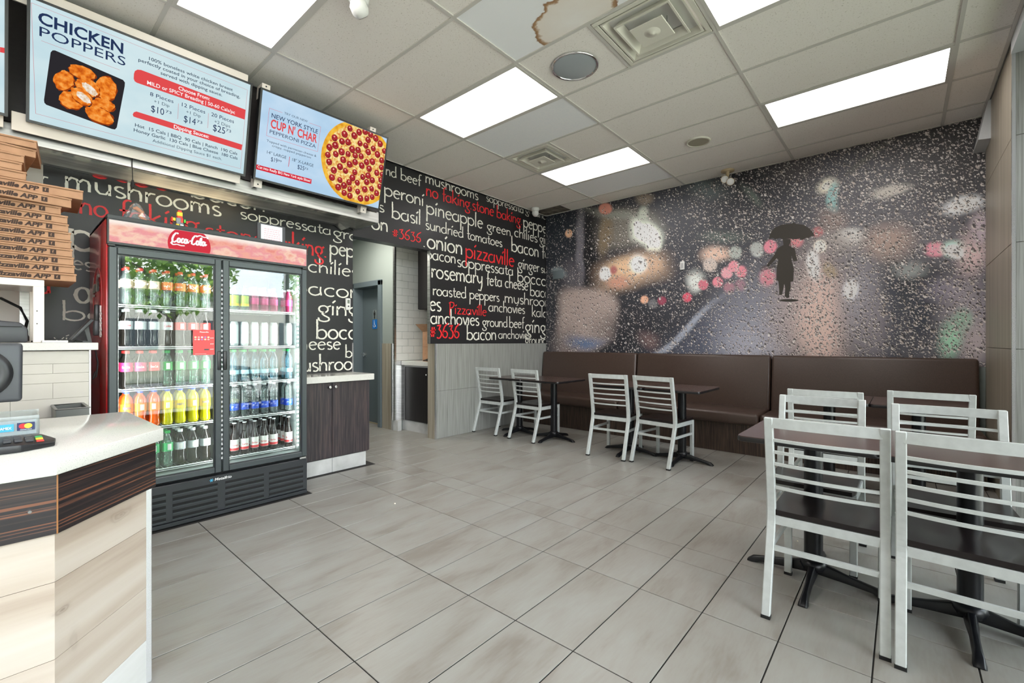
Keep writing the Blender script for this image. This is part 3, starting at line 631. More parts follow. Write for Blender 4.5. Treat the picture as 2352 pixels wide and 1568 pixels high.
for a, b in (((120, 850), (215, 820)), ((124, 862), (228, 836)), ((120, 850), (124, 864)), ((140, 852), (205, 834)), ((130, 840), (210, 815)), ((292, 690), (297, 780))):
    sm.bar([q4(*a), q4(*b)], .004, .004, (0, 1, 0))
sil = sm.build('wall_decal', M_sil); tag(sil, 'dark vinyl silhouette of a person under an umbrella stuck on the mural', 'decal')

# ---- wall things on the mural
def plate():
    c = atY(1568, 610, YM)
    t = thing('wall_plate', 'small white rectangular wall plate on the mural, left of the umbrella silhouette', 'wall plate', (c.x, YM, c.z))
    B(c.x-.03, c.x+.03, YM-.02, YM-.006, c.z-.055, c.z+.055).build('cover', M_white, t, bevel=.004)
    B(c.x-.017, c.x+.017, YM-.023, YM-.019, c.z-.034, c.z+.034).build('insert', mat('pale grey plastic', srgb(190, 190, 188), .4), t, bevel=.002)
plate()
t = thing('wall_fixture', 'small pale grey rounded cover on the mural near the left corner', 'wall fixture', atY(1283, 631, YM-.01))
c = atY(1283, 631, YM)
B(c.x-.1, c.x+.1, YM-.03, YM-.006, c.z-.07, c.z+.07).build('cover', mat('grey green plastic', srgb(104, 114, 118), .4), t, bevel=.02)

# ---- right pillar, soffit, bulkhead, shop front
PX, PY0, PY1 = .574, 4.60, 5.93
pil = struct(B(PX+.012, XF, PY0+.012, YM, 0, CH).build('wall_pillar', M_grout)); pil['label'] = 'tiled pillar wall at the end of the bench'
zj = [0, .45, 1.18, 1.915, 2.65, CH]
for a, b in zip(zj[:-1], zj[1:]):
    B(PX, PX+.012, PY0+.006, PY1, a+.002, b-.002).build('pillar_tile', M_pillar, pil, bevel=.001, seg=1)
    B(PX+.01, XF, PY0, PY0+.012, a+.002, min(b-.002, 3.22)).build('pillar_tile', M_wain, pil, bevel=.001, seg=1)
struct(B(PX-.004, PX+.014, PY0-.004, PY0+.014, 0, 3.24).build('trim_7', M_trim))
struct(B(PX-.008, XF, YB, PY0, 3.215, CH+.02).build('trim_8', M_soffit))
struct(MB().prism([(.557, 5.60, CH), (.497, 5.60, 2.985), (PX+.01, 5.60, 2.975), (PX+.01, 5.60, CH)], (0, YM-5.60, 0)).build('trim_9', M_soffit))
wf = struct(MB().box(XF, XF+.08, YB, PY0, 0, .12).box(XF, XF+.08, YB, PY0, 3.08, 3.3).build('wall_front', M_gplastic))
for k, (a, b) in enumerate(((-2.55, -1.3), (-1.3, -.05), (-.05, 1.2), (1.2, 2.45), (2.45, 3.55), (3.55, 4.58))):
    wn = struct(MB().box(XF, XF+.08, a, a+.05, .12, 3.08).box(XF, XF+.08, b-.02, b+.02, .12, 3.08).build('window_%d' % (k+1), M_trim))
    B(XF+.035, XF+.041, a+.05, b-.02, .12, 3.08).build('window_pane', M_winglass, wn)

DIFF0 = emis('hall diffuser', (1, .95, .86, 1), 42.0)
# ------------------------------------------------------------------ door in the hallway
d1 = struct(B(-6.40, -5.70, 3.775, 3.80, .01, 2.06).build('door_1', M_doorgrey)); d1['label'] = 'grey restroom door at the end of the opening'
MB().box(-6.46, -6.38, 3.62, 3.78, 0, 2.12).box(-5.72, -5.64, 3.62, 3.78, 0, 2.12).box(-6.46, -5.64, 3.62, 3.78, 2.05, 2.13).build('door_frame', M_frame, d1, bevel=.004, seg=1)
hx, hz = -6.32, 1.035
MB().tube([(hx, 3.775, hz), (hx, 3.755, hz)], .032, 14).tube([(hx, 3.76, hz), (hx, 3.715, hz)], .011, 8).tube([(hx, 3.72, hz), (hx+.06, 3.715, hz), (hx+.12, 3.72, hz-.01)], .01, 8).build('door_handle', M_chrome, d1)
struct(B(-6.40, -5.70, 3.74, 3.80, 0, .008).build('trim_10', mat('brass threshold', (.6, .5, .3, 1), .35, .8)))
def fn_door(x0, z0): return lambda s, q: Vector((x0+s, 3.772, z0+q))
sg = B(-6.085, -5.985, 3.768, 3.775, 1.575, 1.715).build('restroom_sign', mat('clear grey plate', srgb(118, 126, 126), .3)); tag(sg, 'grey square sign with a black standing figure on the grey door', 'sign')
fig = MB(); yq = 3.766
fig.prism([(-6.035+.011*cos(a*pi/6), yq, 1.694+.011*sin(a*pi/6)) for a in range(12)], (0, .002, 0))
fig.box(-6.051, -6.019, yq, yq+.002, 1.64, 1.68).box(-6.058, -6.052, yq, yq+.002, 1.635, 1.678).box(-6.018, -6.012, yq, yq+.002, 1.635, 1.678).box(-6.050, -6.037, yq, yq+.002, 1.583, 1.642).box(-6.033, -6.020, yq, yq+.002, 1.583, 1.642)
fig.build('standing_figure', M_rubber, sg)
sb = B(-6.095, -5.975, 3.768, 3.775, 1.43, 1.568).build('accessible_sign', mat('blue sign', srgb(20, 110, 190), .4)); tag(sb, 'blue square sign with a white wheelchair symbol on the grey door', 'sign')
wc = MB(); P = lambda x, z: (-6.035+x, 3.765, 1.498+z)
wc.tube([P(.022*cos(a*.35+2.6)-.004, .022*sin(a*.35+2.6)-.022) for a in range(13)], .003, 6)
wc.tube([P(-.006, .038), P(-.006, -.006), P(.016, -.006), P(.026, -.036), P(.034, -.034)], .0035, 6).tube([P(-.006, .015), P(.012, .015)], .003, 6)
wc.tube([P(-.006, .046), P(-.006, .054)], .006, 8); wc.build('wheelchair_symbol', M_white, sb)

t = thing('hall_ceiling_light', 'ceiling light in the hallway beyond the opening', 'ceiling light', (-5.4, 3.0, 2.8))
B(-5.75, -5.15, 2.75, 3.25, 2.785, 2.80).build('frame', M_tbar, t); B(-5.73, -5.17, 2.77, 3.23, 2.782, 2.786).build('diffuser', DIFF0, t)
# niche cabinets
t = thing('niche_base_cabinet', 'black-brown base cabinet under the niche counter beside the grey door', 'cabinet', (-4.95, 3.76, 0))
B(-5.32, -4.61, 3.766, 4.35, 0, .135).build('toe_kick', M_toe, t)
B(-5.32, -4.61, 3.78, 4.35, .135, .90).build('body', M_white, t)
B(-5.25, -4.61, 3.757, 3.777, .145, .885).build('door', M_darkwood, t, bevel=.002, seg=1)
k = MB().lathe([(.006, 0), (.012, .004), (.013, .012), (.006, .02), (.001, .022)], 12).build('knob', M_knob, t); k.rotation_euler = (pi/2, 0, 0); k.location = Vector((-4.765, 3.757, .79))-Vector(t.location)
c_ = B(-5.322, -4.602, 3.745, 4.35, .905, .965).build('niche_countertop', M_quartz, bevel=.003, seg=1); tag(c_, 'white quartz countertop in the tiled niche beside the grey door', 'countertop')
t = thing('niche_wall_cabinet', 'black-brown cabinet hung high in the white tiled niche', 'cabinet', (-4.95, 4.2, 1.71))
B(-5.318, -4.602, 4.05, 4.345, 1.70, 2.64).build('body', M_darkwood, t, bevel=.002, seg=1)
B(-5.315, -4.605, 4.03, 4.048, 1.705, 2.635).build('door', M_darkwood, t, bevel=.002, seg=1)
MB().tube([(-4.88, 4.03, 1.80), (-4.88, 4.012, 1.80)], .011, 10).build('knob', M_knob, t)
# cardboard box in niche
t = thing('cardboard_box', 'tall open brown cardboard box standing on the niche counter', 'box', (-4.85, 3.95, .967))
bx0, bx1 = -4.99, -4.68
MB().box(bx0, bx1, 3.86, 4.1, .967, 1.37).build('carton', M_card, t, bevel=.003, seg=1)
MB().box(bx0, bx1, 3.858, 3.861, 1.16, 1.163).build('seam', M_cardin, t)
MB().add([(bx0, 3.86, 1.37), (bx1, 3.86, 1.37), (bx1-.02, 3.80, 1.47), (bx0-.08, 3.80, 1.475)], [(0, 1, 2, 3)]).build('flap', M_card, t)
cl = MB()
for (x, y, z, r) in ((-4.80, 3.82, .99, .035), (-4.73, 3.82, 1.0, .045), (-4.86, 3.83, .985, .022), (-4.69, 3.85, 1.02, .045), (-4.9, 3.82, .98, .014)):
    cl.lathe([(0.001, -r*.5), (r*.8, -r*.4), (r*1.2, -.002), (r*.9, r*.35), (r*.3, r*.6), (.001, r*.55)], 12, (x, y, z-.001))
o = cl.build('folded_cloth', mat('black cloth', srgb(22, 22, 24), .9)); tag(o, 'crumpled black cloth on the niche counter beside the carton', 'cloth')

# thermostat
c = atX(797, 697, XW)
t = thing('thermostat', 'white thermostat on the black word wall left of the opening', 'thermostat', (XW, c.y, c.z))
B(XW+.003, XW+.03, c.y-.026, c.y+.026, c.z-.07, c.z+.055).build('housing', M_white, t, bevel=.006)
B(XW+.03, XW+.031, c.y-.012, c.y+.014, c.z, c.z+.038).build('display', mat('lcd grey green', srgb(120, 130, 118), .3), t)
MB().tube([(XW+.029, c.y, c.z-.03), (XW+.034, c.y, c.z-.03)], .008, 12).build('button', M_gplastic, t)

# =================================================================== CEILING THINGS
def light_panel(j, i, lab):
    x0, x1, y0, y1 = GX(j)+gw, GX(j+1)-gw, GY(i)+gw, GY(i+1)-gw
    t = thing('ceiling_light', lab, 'ceiling light', ((x0+x1)/2, (y0+y1)/2, CH), 'fluorescent panels in the ceiling')
    f = MB(); q = .022
    f.box(x0, x1, y0, y0+q, CH-.006, CH+.006).box(x0, x1, y1-q, y1, CH-.006, CH+.006).box(x0, x0+q, y0+q, y1-q, CH-.006, CH+.006).box(x1-q, x1, y0+q, y1-q, CH-.006, CH+.006)
    f.build('frame', M_tbar, t)
    B(x0+q-.001, x1-q+.001, y0+q-.001, y1-q+.001, CH-.001, CH+.006).build('diffuser', DIFF, t)
def diff_mat():
    m = emis('glowing prismatic diffuser', (1, .955, .93, 1), PANEL); return m
DIFF = diff_mat()
LL = {(0, 1): 'bright rectangular ceiling light nearest the round silver fitting', (0, 4): 'bright rectangular ceiling light beside the smaller vent', (2, 4): 'bright rectangular ceiling light near the tiled pillar',
      (0, -2): 'bright ceiling light above the menu screens, cut by the top edge', (2, 1): 'bright ceiling light beside the large vent, cut by the top edge', (2, -2): 'bright ceiling light overhead outside the picture, right row', (0, -5): 'bright ceiling light behind the camera, left row', (2, -5): 'bright ceiling light behind the camera, right row'}
for (j, i) in LIGHTS: light_panel(j, i, LL[(j, i)])
def vent(cx, cy, lab):
    t = thing('ceiling_vent', lab, 'vent', (cx, cy, CH), 'square ceiling air diffusers')
    h = .29
    f = MB()
    for (a, b, z0, z1, w_) in ((h, h-.03, CH-.008, CH+.01, 0),):
        f.box(-a+cx, a+cx, cy-a, cy-b, z0, z1).box(-a+cx, a+cx, cy+b, cy+a, z0, z1).box(cx-a, cx-b, cy-b, cy+b, z0, z1).box(cx+b, cx+a, cy-b, cy+b, z0, z1)
    f.build('frame', M_vent, t, bevel=.002, seg=1)
    B(cx-.25, cx+.25, cy-.25, cy+.25, CH+.06, CH+.064).build('duct_throat', M_dark, t)
    for n, (r0, r1, z0, z1) in enumerate(((.250, .222, CH+.05, CH-.002), (.185, .150, CH+.035, CH-.016))):
        c4 = lambda r, z: [(cx-r, cy-r, z), (cx+r, cy-r, z), (cx+r, cy+r, z), (cx-r, cy+r, z)]
        m = MB(); vs = c4(r1+.0, z0)+c4(r0-.03, z1)+c4(r0-.025, z1-.006)
        # sloping square cone ring, wider at the bottom
        vs = c4(r1, z0)+c4(r0, z1)+c4(r0, z1-.006)+c4(r0-.012, z1-.006)+c4(r1-.004, z0-.012)
        fs = []
        for a in range(4):
            for k in range(4): fs.append((4*a+k, 4*a+(k+1) % 4, 4*a+4+(k+1) % 4, 4*a+4+k))
        m.add(vs, fs).build('louvre_ring', M_vent, t)
    m = MB().box(cx-.11, cx+.11, cy-.11, cy+.11, CH-.034, CH-.026); m.build('centre_plate', M_vent, t, bevel=.003, seg=1)
    MB().lathe([(.0, -.012), (.016, -.011), (.02, -.004), (.05, -.001), (.052, .0)], 20, (cx, cy, CH-.034)).build('damper_knob', M_vent, t)
    s = MB()
    for sx in (-1, 1): s.tube([(cx+sx*.1, cy, CH-.028), (cx+sx*.1, cy, CH+.05)], .003, 6)
    s.build('stem', M_steel, t)
vent((GX(1)+GX(2))/2+.3075, (GY(1)+GY(2))/2, 'large square cream ceiling vent next to the round silver fitting')
vent(GX(0)+.3075, (GY(3)+GY(4))/2, 'smaller-looking square ceiling vent between the two far ceiling lights')
cx, cy = -1.865, 2.868
t = thing('round_ceiling_fitting', 'round silver domed fitting flush in the ceiling beside the large vent', 'ceiling fitting', (cx, cy, CH))
MB().lathe([(.172, .004), (.178, -.006), (.172, -.012), (.162, -.010), (.16, .004)], 40, (cx, cy, CH)).build('rim', M_chrome, t)
MB().lathe([(.162, -.004), (.15, -.008), (.08, -.012), (.001, -.013)], 40, (cx, cy, CH)).build('lens', mat('satin silver dome', srgb(178, 186, 190), .3, .25), t)
cx, cy = -1.60, 4.79
t = thing('ceiling_speaker', 'small round beige ceiling speaker between the far ceiling lights', 'speaker', (cx, cy, CH))
MB().lathe([(.12, .002), (.12, -.008), (.104, -.012), (.10, -.006)], 32, (cx, cy, CH)).build('rim', M_vent, t)
MB().lathe([(.101, -.006), (.05, -.007), (.001, -.007)], 32, (cx, cy, CH)).build('grille', mat('beige mesh', srgb(158, 152, 134), .7), t)
# twin emergency lamp at the mural wall
cx, cy = -1.60, 5.83
M_em = mat('cream plastic lamp', srgb(206, 186, 150), .4)
t = thing('emergency_lamp', 'cream twin-headed emergency lamp on the ceiling above the mural', 'emergency light', (cx, cy, CH))
MB().lathe([(.075, .002), (.075, -.012), (.05, -.018), (.02, -.02), (.02, -.07), (.001, -.07)], 20, (cx, cy, CH)).build('canopy', M_em, t)
for dx, dz in ((-.03, -.10), (.035, -.145)):
    h = MB().lathe([(.001, .045), (.02, .04), (.042, .0), (.045, -.01), (.04, -.012)], 16).build('lamp_head', M_em, t)
    h.location = Vector((dx, -.01, dz)); h.rotation_euler = (radians(-70), 0, radians(10))
    g = MB().lathe([(.041, -.010), (.02, -.016), (.001, -.017)], 16).build('lens', mat('frosted lens', (.9, .9, .88, 1), .15, .2), h)
# dome cameras
def dome(cx, cy, lab):
    t = thing('security_camera', lab, 'camera', (cx, cy, CH))
    MB().lathe([(.055, .0), (.06, -.01), (.058, -.04), (.05, -.05), (.001, -.05)], 20, (cx, cy, CH)).build('base', M_white, t)
    b = MB().lathe([(.001, .05), (.03, .045), (.05, .02), (.052, -.02), (.04, -.045), (.032, -.05)], 20).build('turret', M_white, t)
    b.location = (0.0, 0, -.075); b.rotation_euler = (radians(60), 0, radians(35)) if cy > 3 else (radians(50), 0, radians(20))
    MB().lathe([(.033, -.048), (.03, -.052), (.001, -.054)], 16).build('lens', M_bplastic, b)
dome(-4.30, 5.50, 'white dome camera in the corner under the dark stained tile')
dome(-2.46, 1.43, 'white turret camera with black lens at the top edge of the view')

# =================================================================== BULKHEAD OVER THE COUNTER, SCREENS
bk = thing('menu_bulkhead', 'dark brown bulkhead with silver lower strip carrying the menu screens', 'bulkhead', (-3.99, .0, 2.43))
bk['kind'] = 'structure'
B(-4.455, -3.99, YB, 2.53, 2.535, CH).build('fascia', M_fascia, bk)
B(-4.0, -3.985, YB, 2.535, 2.425, 2.525).build('silver_strip', M_steel, bk, bevel=.002, seg=1)
B(-4.455, -3.99, 2.515, 2.535, 2.425, 2.535).build('end_strip', M_steel, bk)
B(-4.40, -4.0, YB, 2.515, 2.527, 2.534).build('underside', nmat('ribbed steel with painted reflections', [(.45, (.05, .04, .035, 1)), (.6, (.4, .36, .3, 1))], (.2, 14, 1), .3, .5, detail=1), bk)  # dark and pale stripes in the colour stand for reflections in the ribbed steel
B(-4.455, -4.40, YB, 2.515, 2.445, 2.534).build('wall_ledge', M_steel, bk)
# warm work light under the bulkhead
t = thing('under_cabinet_light', 'slim warm light bar under the silver edged bulkhead above the fridge', 'lamp', (-4.01, 1.15, 2.475))
B(-4.018, -4.001, .75, 1.55, 2.450, 2.500).build('housing', M_white, t)
B(-4.022, -4.018, .76, 1.54, 2.455, 2.495).build('diffuser', emis('warm light bar', (1, .80, .5, 1), 9), t)
# small wedge bracket near the end
o = MB().prism([(-4.45, 2.30, 2.446), (-4.45, 2.45, 2.446), (-4.45, 2.38, 2.40)], (.12, 0, 0)).build('small_bracket', M_steel); tag(o, 'small wedge shaped metal bracket under the end of the bulkhead', 'bracket')
# hanging cord
o = MB().tube([(-3.975, .614, 2.53), (-3.975, .613, 2.44), (-3.97, .615, 2.33)], .0025, 6).tube([(-3.97, .615, 2.335), (-3.97, .616, 2.285)], .007, 8).build('hanging_cord', M_rubber); tag(o, 'thin black cord with plug hanging below the larger menu screen', 'cord')

SB = Vector((-3.87, 0, 2.535)); UP = Vector((.15, 0, .64)).normalized(); NRM = Vector((UP.z, 0, -UP.x))
SH = .655
def scr_pt(u, v):
    r = ray(u, v); o = Vector((0, 0, EYE)); t_ = (SB-o).dot(NRM)/r.dot(NRM); p = o+r*t_
    return p.y, (p-SB).dot(UP), t_
def SP(a, b, d=0.): return SB+Vector((0, a, 0))+UP*b+NRM*d
M_scrbg = None
def screenbg(name, c1, c2):
    return emnoise(name, [(.35, c1), (.65, c2)], (1.5, 3, 5))
def emnoise(name, stops, scale, s=1., detail=3.):
    if name in MATS: return MATS[name]
    m = emis(name, (1, 1, 1, 1), s); N = m.node_tree.nodes; L = m.node_tree.links
    e = [n for n in N if n.type == 'EMISSION'][0]; g = N.new('ShaderNodeNewGeometry'); mp = N.new('ShaderNodeMapping'); mp.inputs['Scale'].default_value = scale
    n = N.new('ShaderNodeTexNoise'); n.inputs['Scale'].default_value = 1; n.inputs['Detail'].default_value = detail; r = N.new('ShaderNodeValToRGB'); q = r.color_ramp.elements
    q[0].position, q[0].color = stops[0]; q[1].position, q[1].color = stops[-1]
    for s_ in stops[1:-1]: k = q.new(s_[0]); k.color = s_[1]
    L.new(g.outputs['Position'], mp.inputs[0]); L.new(mp.outputs[0], n.inputs['Vector']); L.new(n.outputs['Fac'], r.inputs[0]); L.new(r.outputs[0], e.inputs[0]); return m
BG1 = screenbg('screen marble 1', srgb(196, 222, 230), srgb(212, 232, 236))
BG2 = screenbg('screen marble 2', srgb(176, 208, 234), srgb(198, 222, 242))
E_red = emis('screen red', srgb(226, 78, 80)); E_red2 = emis('screen bright red', srgb(214, 46, 62)); E_navy = emis('screen navy ink', srgb(40, 56, 92)); E_ink = emis('screen grey ink', srgb(66, 82, 100)); E_white = emis('screen white', (1, 1, 1, 1)); E_line = emis('screen pink line', srgb(206, 140, 146))
def screen(y0, y1, lab, bg):
    t = thing('menu_screen', lab, 'screen', (-3.87, (y0+y1)/2, 2.535), 'menu screens')
    m = MB(); T = .045
    m.prism([SP(y0, -.012, -.002), SP(y1, -.012, -.002), SP(y1, SH+.012, -.002), SP(y0, SH+.012, -.002)], -NRM*T); m.build('housing', M_bplastic, t)
    fr = MB(); q = .012
    for (a0, a1, b0, b1) in ((y0-.002, y1+.002, -.014, 0.), (y0-.002, y1+.002, SH, SH+.014), (y0-.002, y0+q, 0, SH), (y1-q, y1+.002, 0, SH)):
        fr.prism([SP(a0, b0, .004), SP(a1, b0, .004), SP(a1, b1, .004), SP(a0, b1, .004)], -NRM*.012)
    fr.build('bezel', M_bplastic, t)
    MB().poly([SP(y0+q, 0, .0), SP(y1-q, 0, .0), SP(y1-q, SH, .0), SP(y0+q, SH, .0)]).build('display', bg, t)
    return t
s1 = screen(.118, 1.277, 'larger menu screen reading chicken poppers above the fridge', BG1)
s2 = screen(1.338, 2.468, 'menu screen showing a pepperoni pizza beside the word wall', BG2)
s3 = screen(-1.12, .045, 'menu screen cut off by the left edge of the picture', BG1)
def st(parent, txt, p0, p1, cap, m, bold=0., d=.0012):
    cap *= .95 if parent is s2 else (.76 if cap < 11 else .86); bold *= .8
    a0, b0, t0 = scr_pt(*p0); a1, b1, t1 = scr_pt(*p1); b0 = (b0+b1)/2
    h = cap*((t0+t1)/2)/F
    return text_mb(txt, lambda s, q: SP(a0+s, b0+q, d), a1-a0, h, bold).build('screen_text', m, parent)
def sq(parent, pts, m, name='screen_graphic', d=.0006):
    return MB().poly([SP(*scr_pt(*p)[:2], d) for p in pts]).build(name, m, parent)
zA = lambda x, y: (x/3.485, y/3.485)
T1 = [('CHICKEN', (305, 180), (985, 432), 92, E_navy, .03), ('POPPERS', (315, 280), (1003, 535), 78, E_navy, 0.),
 ('100% boneless white chicken breast', (1192, 478), (1862, 732), 30, E_ink, .012), ('perfectly coated in your choice of breading,', (1107, 485), (1920, 790), 30, E_ink, .012), ('served with dipping sauce.', (1285, 597), (1778, 770), 30, E_ink, .012),
 ('Choose From:', (1428, 718), (1677, 803), 34, E_white, .02), ('MILD or SPICY Breading | 50-60 Cals/pc', (1177, 675), (1880, 912), 34, E_white, .012),
 ('8 Pieces', (1200, 768), (1388, 823), 36, E_navy, .0), ('+1 Dip', (1232, 822), (1355, 858), 30, E_ink, -.004), ('$10', (1208, 892), (1312, 922), 56, E_navy, .0), ('73', (1325, 900), (1372, 914), 26, E_navy, .0),
 ('12 Pieces', (1455, 852), (1642, 908), 36, E_navy, .0), ('+1 Dip', (1490, 905), (1605, 940), 30, E_ink, -.004), ('$14', (1470, 975), (1565, 1000), 56, E_navy, .0), ('73', (1575, 980), (1618, 992), 26, E_navy, .0),
 ('20 Pieces', (1690, 930), (1872, 985), 36, E_navy, .0), ('+2 Dips', (1715, 985), (1842, 1020), 30, E_ink, -.004), ('$25', (1703, 1045), (1800, 1072), 56, E_navy, .0), ('73', (1808, 1050), (1848, 1062), 26, E_navy, .0),
 ('Dipping Sauces:', (1390, 1027), (1672, 1105), 34, E_white, .02),
 ('Hot  15 Cals | BBQ  90 Cals | Ranch  190 Cals', (1080, 1010), (1898, 1242), 30, E_ink, .012), ('Honey Garlic  130 Cals | Blue Cheese  180 Cals', (1070, 1048), (1900, 1280), 30, E_ink, .012), ('Additional Dipping Sauce $1 each.', (1220, 1135), (1775, 1282), 28, E_ink, -.002)]
for (tx, a, b, cp, m, bo) in T1: st(s1, tx, zA(*a), zA(*b), cp/3.485, m, bo)
def sround(parent, pts, m):
    sq(parent, [zA(*p) for p in pts], m)
sround(s1, [(1072, 590), (1080, 568), (1100, 557), (1130, 560), (1965, 878), (1958, 957), (1095, 662), (1078, 650), (1070, 630)], E_red)
sround(s1, [(1062, 915), (1072, 898), (1092, 892), (1940, 1158), (1932, 1202), (1090, 940), (1068, 932)], E_red)
for (a, b) in (((1428, 828), (1420, 952)), ((1668, 905), (1660, 1025))):
    sround(s1, [a, (a[0]+3, a[1]), (b[0]+3, b[1]), b], E_line)
for loop in ([(250, 22), (285, 908)], [(285, 908), (1925, 1350)], [(1925, 1350), (1980, 720)], [(1980, 720), (250, 22)], [(330, 325), (958, 560)]):
    (x0, y0), (x1, y1) = loop; a = scr_pt(*zA(x0, y0)); b = scr_pt(*zA(x1, y1)); dy = abs(a[0]-b[0]) > .05
    hw = .0009; o2 = (0, hw) if dy else (hw, 0)
    MB().poly([SP(a[0]-o2[0], a[1]-o2[1], .0005), SP(b[0]-o2[0], b[1]-o2[1], .0005), SP(b[0]+o2[0], b[1]+o2[1], .0005), SP(a[0]+o2[0], a[1]+o2[1], .0005)]).build('screen_graphic', E_line, s1)
sround(s1, [(405, 420), (420, 403), (440, 403), (985, 640), (1000, 660), (998, 690), (935, 1020), (920, 1036), (895, 1032), (370, 838), (355, 822), (352, 800)], emis('screen dark plate', srgb(44, 42, 46)))
E_ch = emnoise('fried chicken', [(.3, srgb(196, 84, 20)), (.5, srgb(240, 132, 40)), (.7, srgb(252, 172, 84))], (40, 40, 40)); E_chw = emnoise('chicken meat', [(.35, srgb(222, 190, 150)), (.6, srgb(246, 238, 228))], (60, 60, 60))
def blob(parent, cx, cy, rx, ry, ang, m, d, zf=zA, rg=.09, n=26, clipa=None, name='screen_graphic'):
    P = []
    for k in range(n):
        t_ = 2*pi*k/n; r = 1+random.uniform(-rg, rg); x, y = rx*r*cos(t_), ry*r*sin(t_); ca, sa = cos(radians(ang)), sin(radians(ang))
        P.append(zf(cx+x*ca-y*sa, cy+x*sa+y*ca))
    return MB().poly([SP(*scr_pt(*p)[:2], d) for p in P]).build(name, m, parent)
E_chs = emis('chicken shade', srgb(150, 60, 18))
for k, (cx, cy, rx, ry, an) in enumerate(((655, 578, 112, 52, 20), (512, 645, 82, 78, 10), (850, 710, 82, 100, -10), (700, 700, 105, 62, 30), (570, 800, 100, 66, 20), (650, 770, 100, 55, 35), (825, 840, 92, 52, 15), (795, 920, 118, 58, 25))):
    blob(s1, cx+4, cy+7, rx+2, ry+4, an, E_chs, .0009+.0003*k); blob(s1, cx, cy, rx, ry, an, E_ch, .00105+.0003*k)
blob(s1, 718, 715, 78, 28, 40, E_chw, .0042); blob(s1, 668, 780, 72, 26, 38, E_chw, .0043)
# second screen
zB = lambda x, y: (550+x/4.48, 150+y/4.48)
T2 = [('TRY OUR NEW', (460, 500), (700, 590), 22, E_ink, -.004), ('NEW YORK STYLE', (328, 540), (805, 698), 42, E_navy, .006), ("CUP N' CHAR", (318, 640), (795, 795), 82, E_red, .03), ('PEPPERONI PIZZA', (310, 700), (783, 850), 36, E_navy, -.003),
 ('Topped with parmesan cheese &', (278, 785), (790, 942), 22, E_ink, .0), ('crispy, cupped pepperoni', (335, 840), (735, 955), 22, E_ink, .0), ('14" LARGE', (282, 905), (480, 965), 30, E_ink, .0), ('18" X-LARGE', (542, 985), (760, 1045), 30, E_ink, .0),
 ('$19', (322, 985), (390, 1002), 42, E_navy, .0), ('99', (395, 988), (432, 998), 20, E_navy, .0), ('$25', (595, 1062), (665, 1082), 42, E_navy, .0), ('73', (668, 1068), (703, 1078), 20, E_navy, .0)]
for (tx, a, b, cp, m, bo) in T2: st(s2, tx, zB(*a), zB(*b), cp/4.48, m, bo)
sq(s2, [zB(*p) for p in ((165, 1015), (742, 1172), (738, 1220), (160, 1065))], E_red2)
st(s2, 'Cut into Really BIG New York style Slices!', zB(183, 1057), zB(728, 1198), 26/4.48, E_white, .015, d=.0018)
sq(s2, [zB(*p) for p in ((515, 938), (520, 940), (506, 1043), (501, 1041))], E_red2)
fr = [(308, 440), (277, 722), (803, 888), (836, 633)]
for k in range(4):
    segs = [(fr[k], fr[(k+1) % 4])] if k < 3 else [(fr[3], (718, 592)), ((442, 487), fr[0])]
    for (p, q) in segs:
        a = scr_pt(*zB(*p)); b = scr_pt(*zB(*q)); hz = abs(a[0]-b[0]) > .05; e = (0, .0009) if hz else (.0009, 0)
        MB().poly([SP(a[0]-e[0], a[1]-e[1], .0006), SP(b[0]-e[0], b[1]-e[1], .0006), SP(b[0]+e[0], b[1]+e[1], .0006), SP(a[0]+e[0], a[1]+e[1], .0006)]).build('screen_graphic', E_red, s2)
# pizza disc clipped to the display
L_ = scr_pt(*zB(840, 950)); Tq = scr_pt(*zB(1055, 590)); Bq = scr_pt(*zB(1010, 1330))
def circ3(a, b, c):
    ax, ay, bx, by, cx, cy = a[0], a[1], b[0], b[1], c[0], c[1]; d = 2*(ax*(by-cy)+bx*(cy-ay)+cx*(ay-by))
    ux = ((ax*ax+ay*ay)*(by-cy)+(bx*bx+by*by)*(cy-ay)+(cx*cx+cy*cy)*(ay-by))/d; uy = ((ax*ax+ay*ay)*(cx-bx)+(bx*bx+by*by)*(ax-cx)+(cx*cx+cy*cy)*(bx-ax))/d
    return ux, uy, math.hypot(ax-ux, ay-uy)
pa, pb, pr_ = circ3(L_, Tq, Bq)
PCL = [(SP(2.456, 0), (0, 1, 0)), (SP(0, SH-.001), UP), (SP(0, .001), -UP)]
def disc(r, d, m, cx=pa, cy=pb, n=60, rg=0., name='screen_graphic'):
    MB().poly([SP(cx+r*(1+random.uniform(-rg, rg))*cos(2*pi*k/n), cy+r*(1+random.uniform(-rg, rg))*sin(2*pi*k/n), d) for k in range(n)]).build(name, m, s2, clip=PCL)
disc(pr_, .0008, emnoise('pizza crust', [(.3, srgb(214, 138, 30)), (.6, srgb(248, 196, 70))], (18, 18, 18)), rg=.004)
disc(pr_*.9, .0012, emnoise('pizza cheese', [(.32, srgb(206, 96, 50)), (.45, srgb(232, 180, 96)), (.6, srgb(250, 226, 150)), (.75, srgb(252, 238, 190))], (46, 46, 46), detail=4), rg=.012)
E_pep = emnoise('pepperoni', [(.3, srgb(120, 28, 34)), (.6, srgb(184, 52, 56)), (.8, srgb(210, 96, 92))], (90, 90, 90)); E_pepd = emis('pepperoni rim', srgb(96, 22, 28))
pts = []; tries = 0
while len(pts) < 74 and tries < 9000:
    tries += 1; a = random.uniform(pa-pr_*.86, 2.456); b = random.uniform(0, SH)
    if math.hypot(a-pa, b-pb) > pr_*.86 or any(math.hypot(a-x, b-y) < .0555 for x, y in pts): continue
    pts.append((a, b))
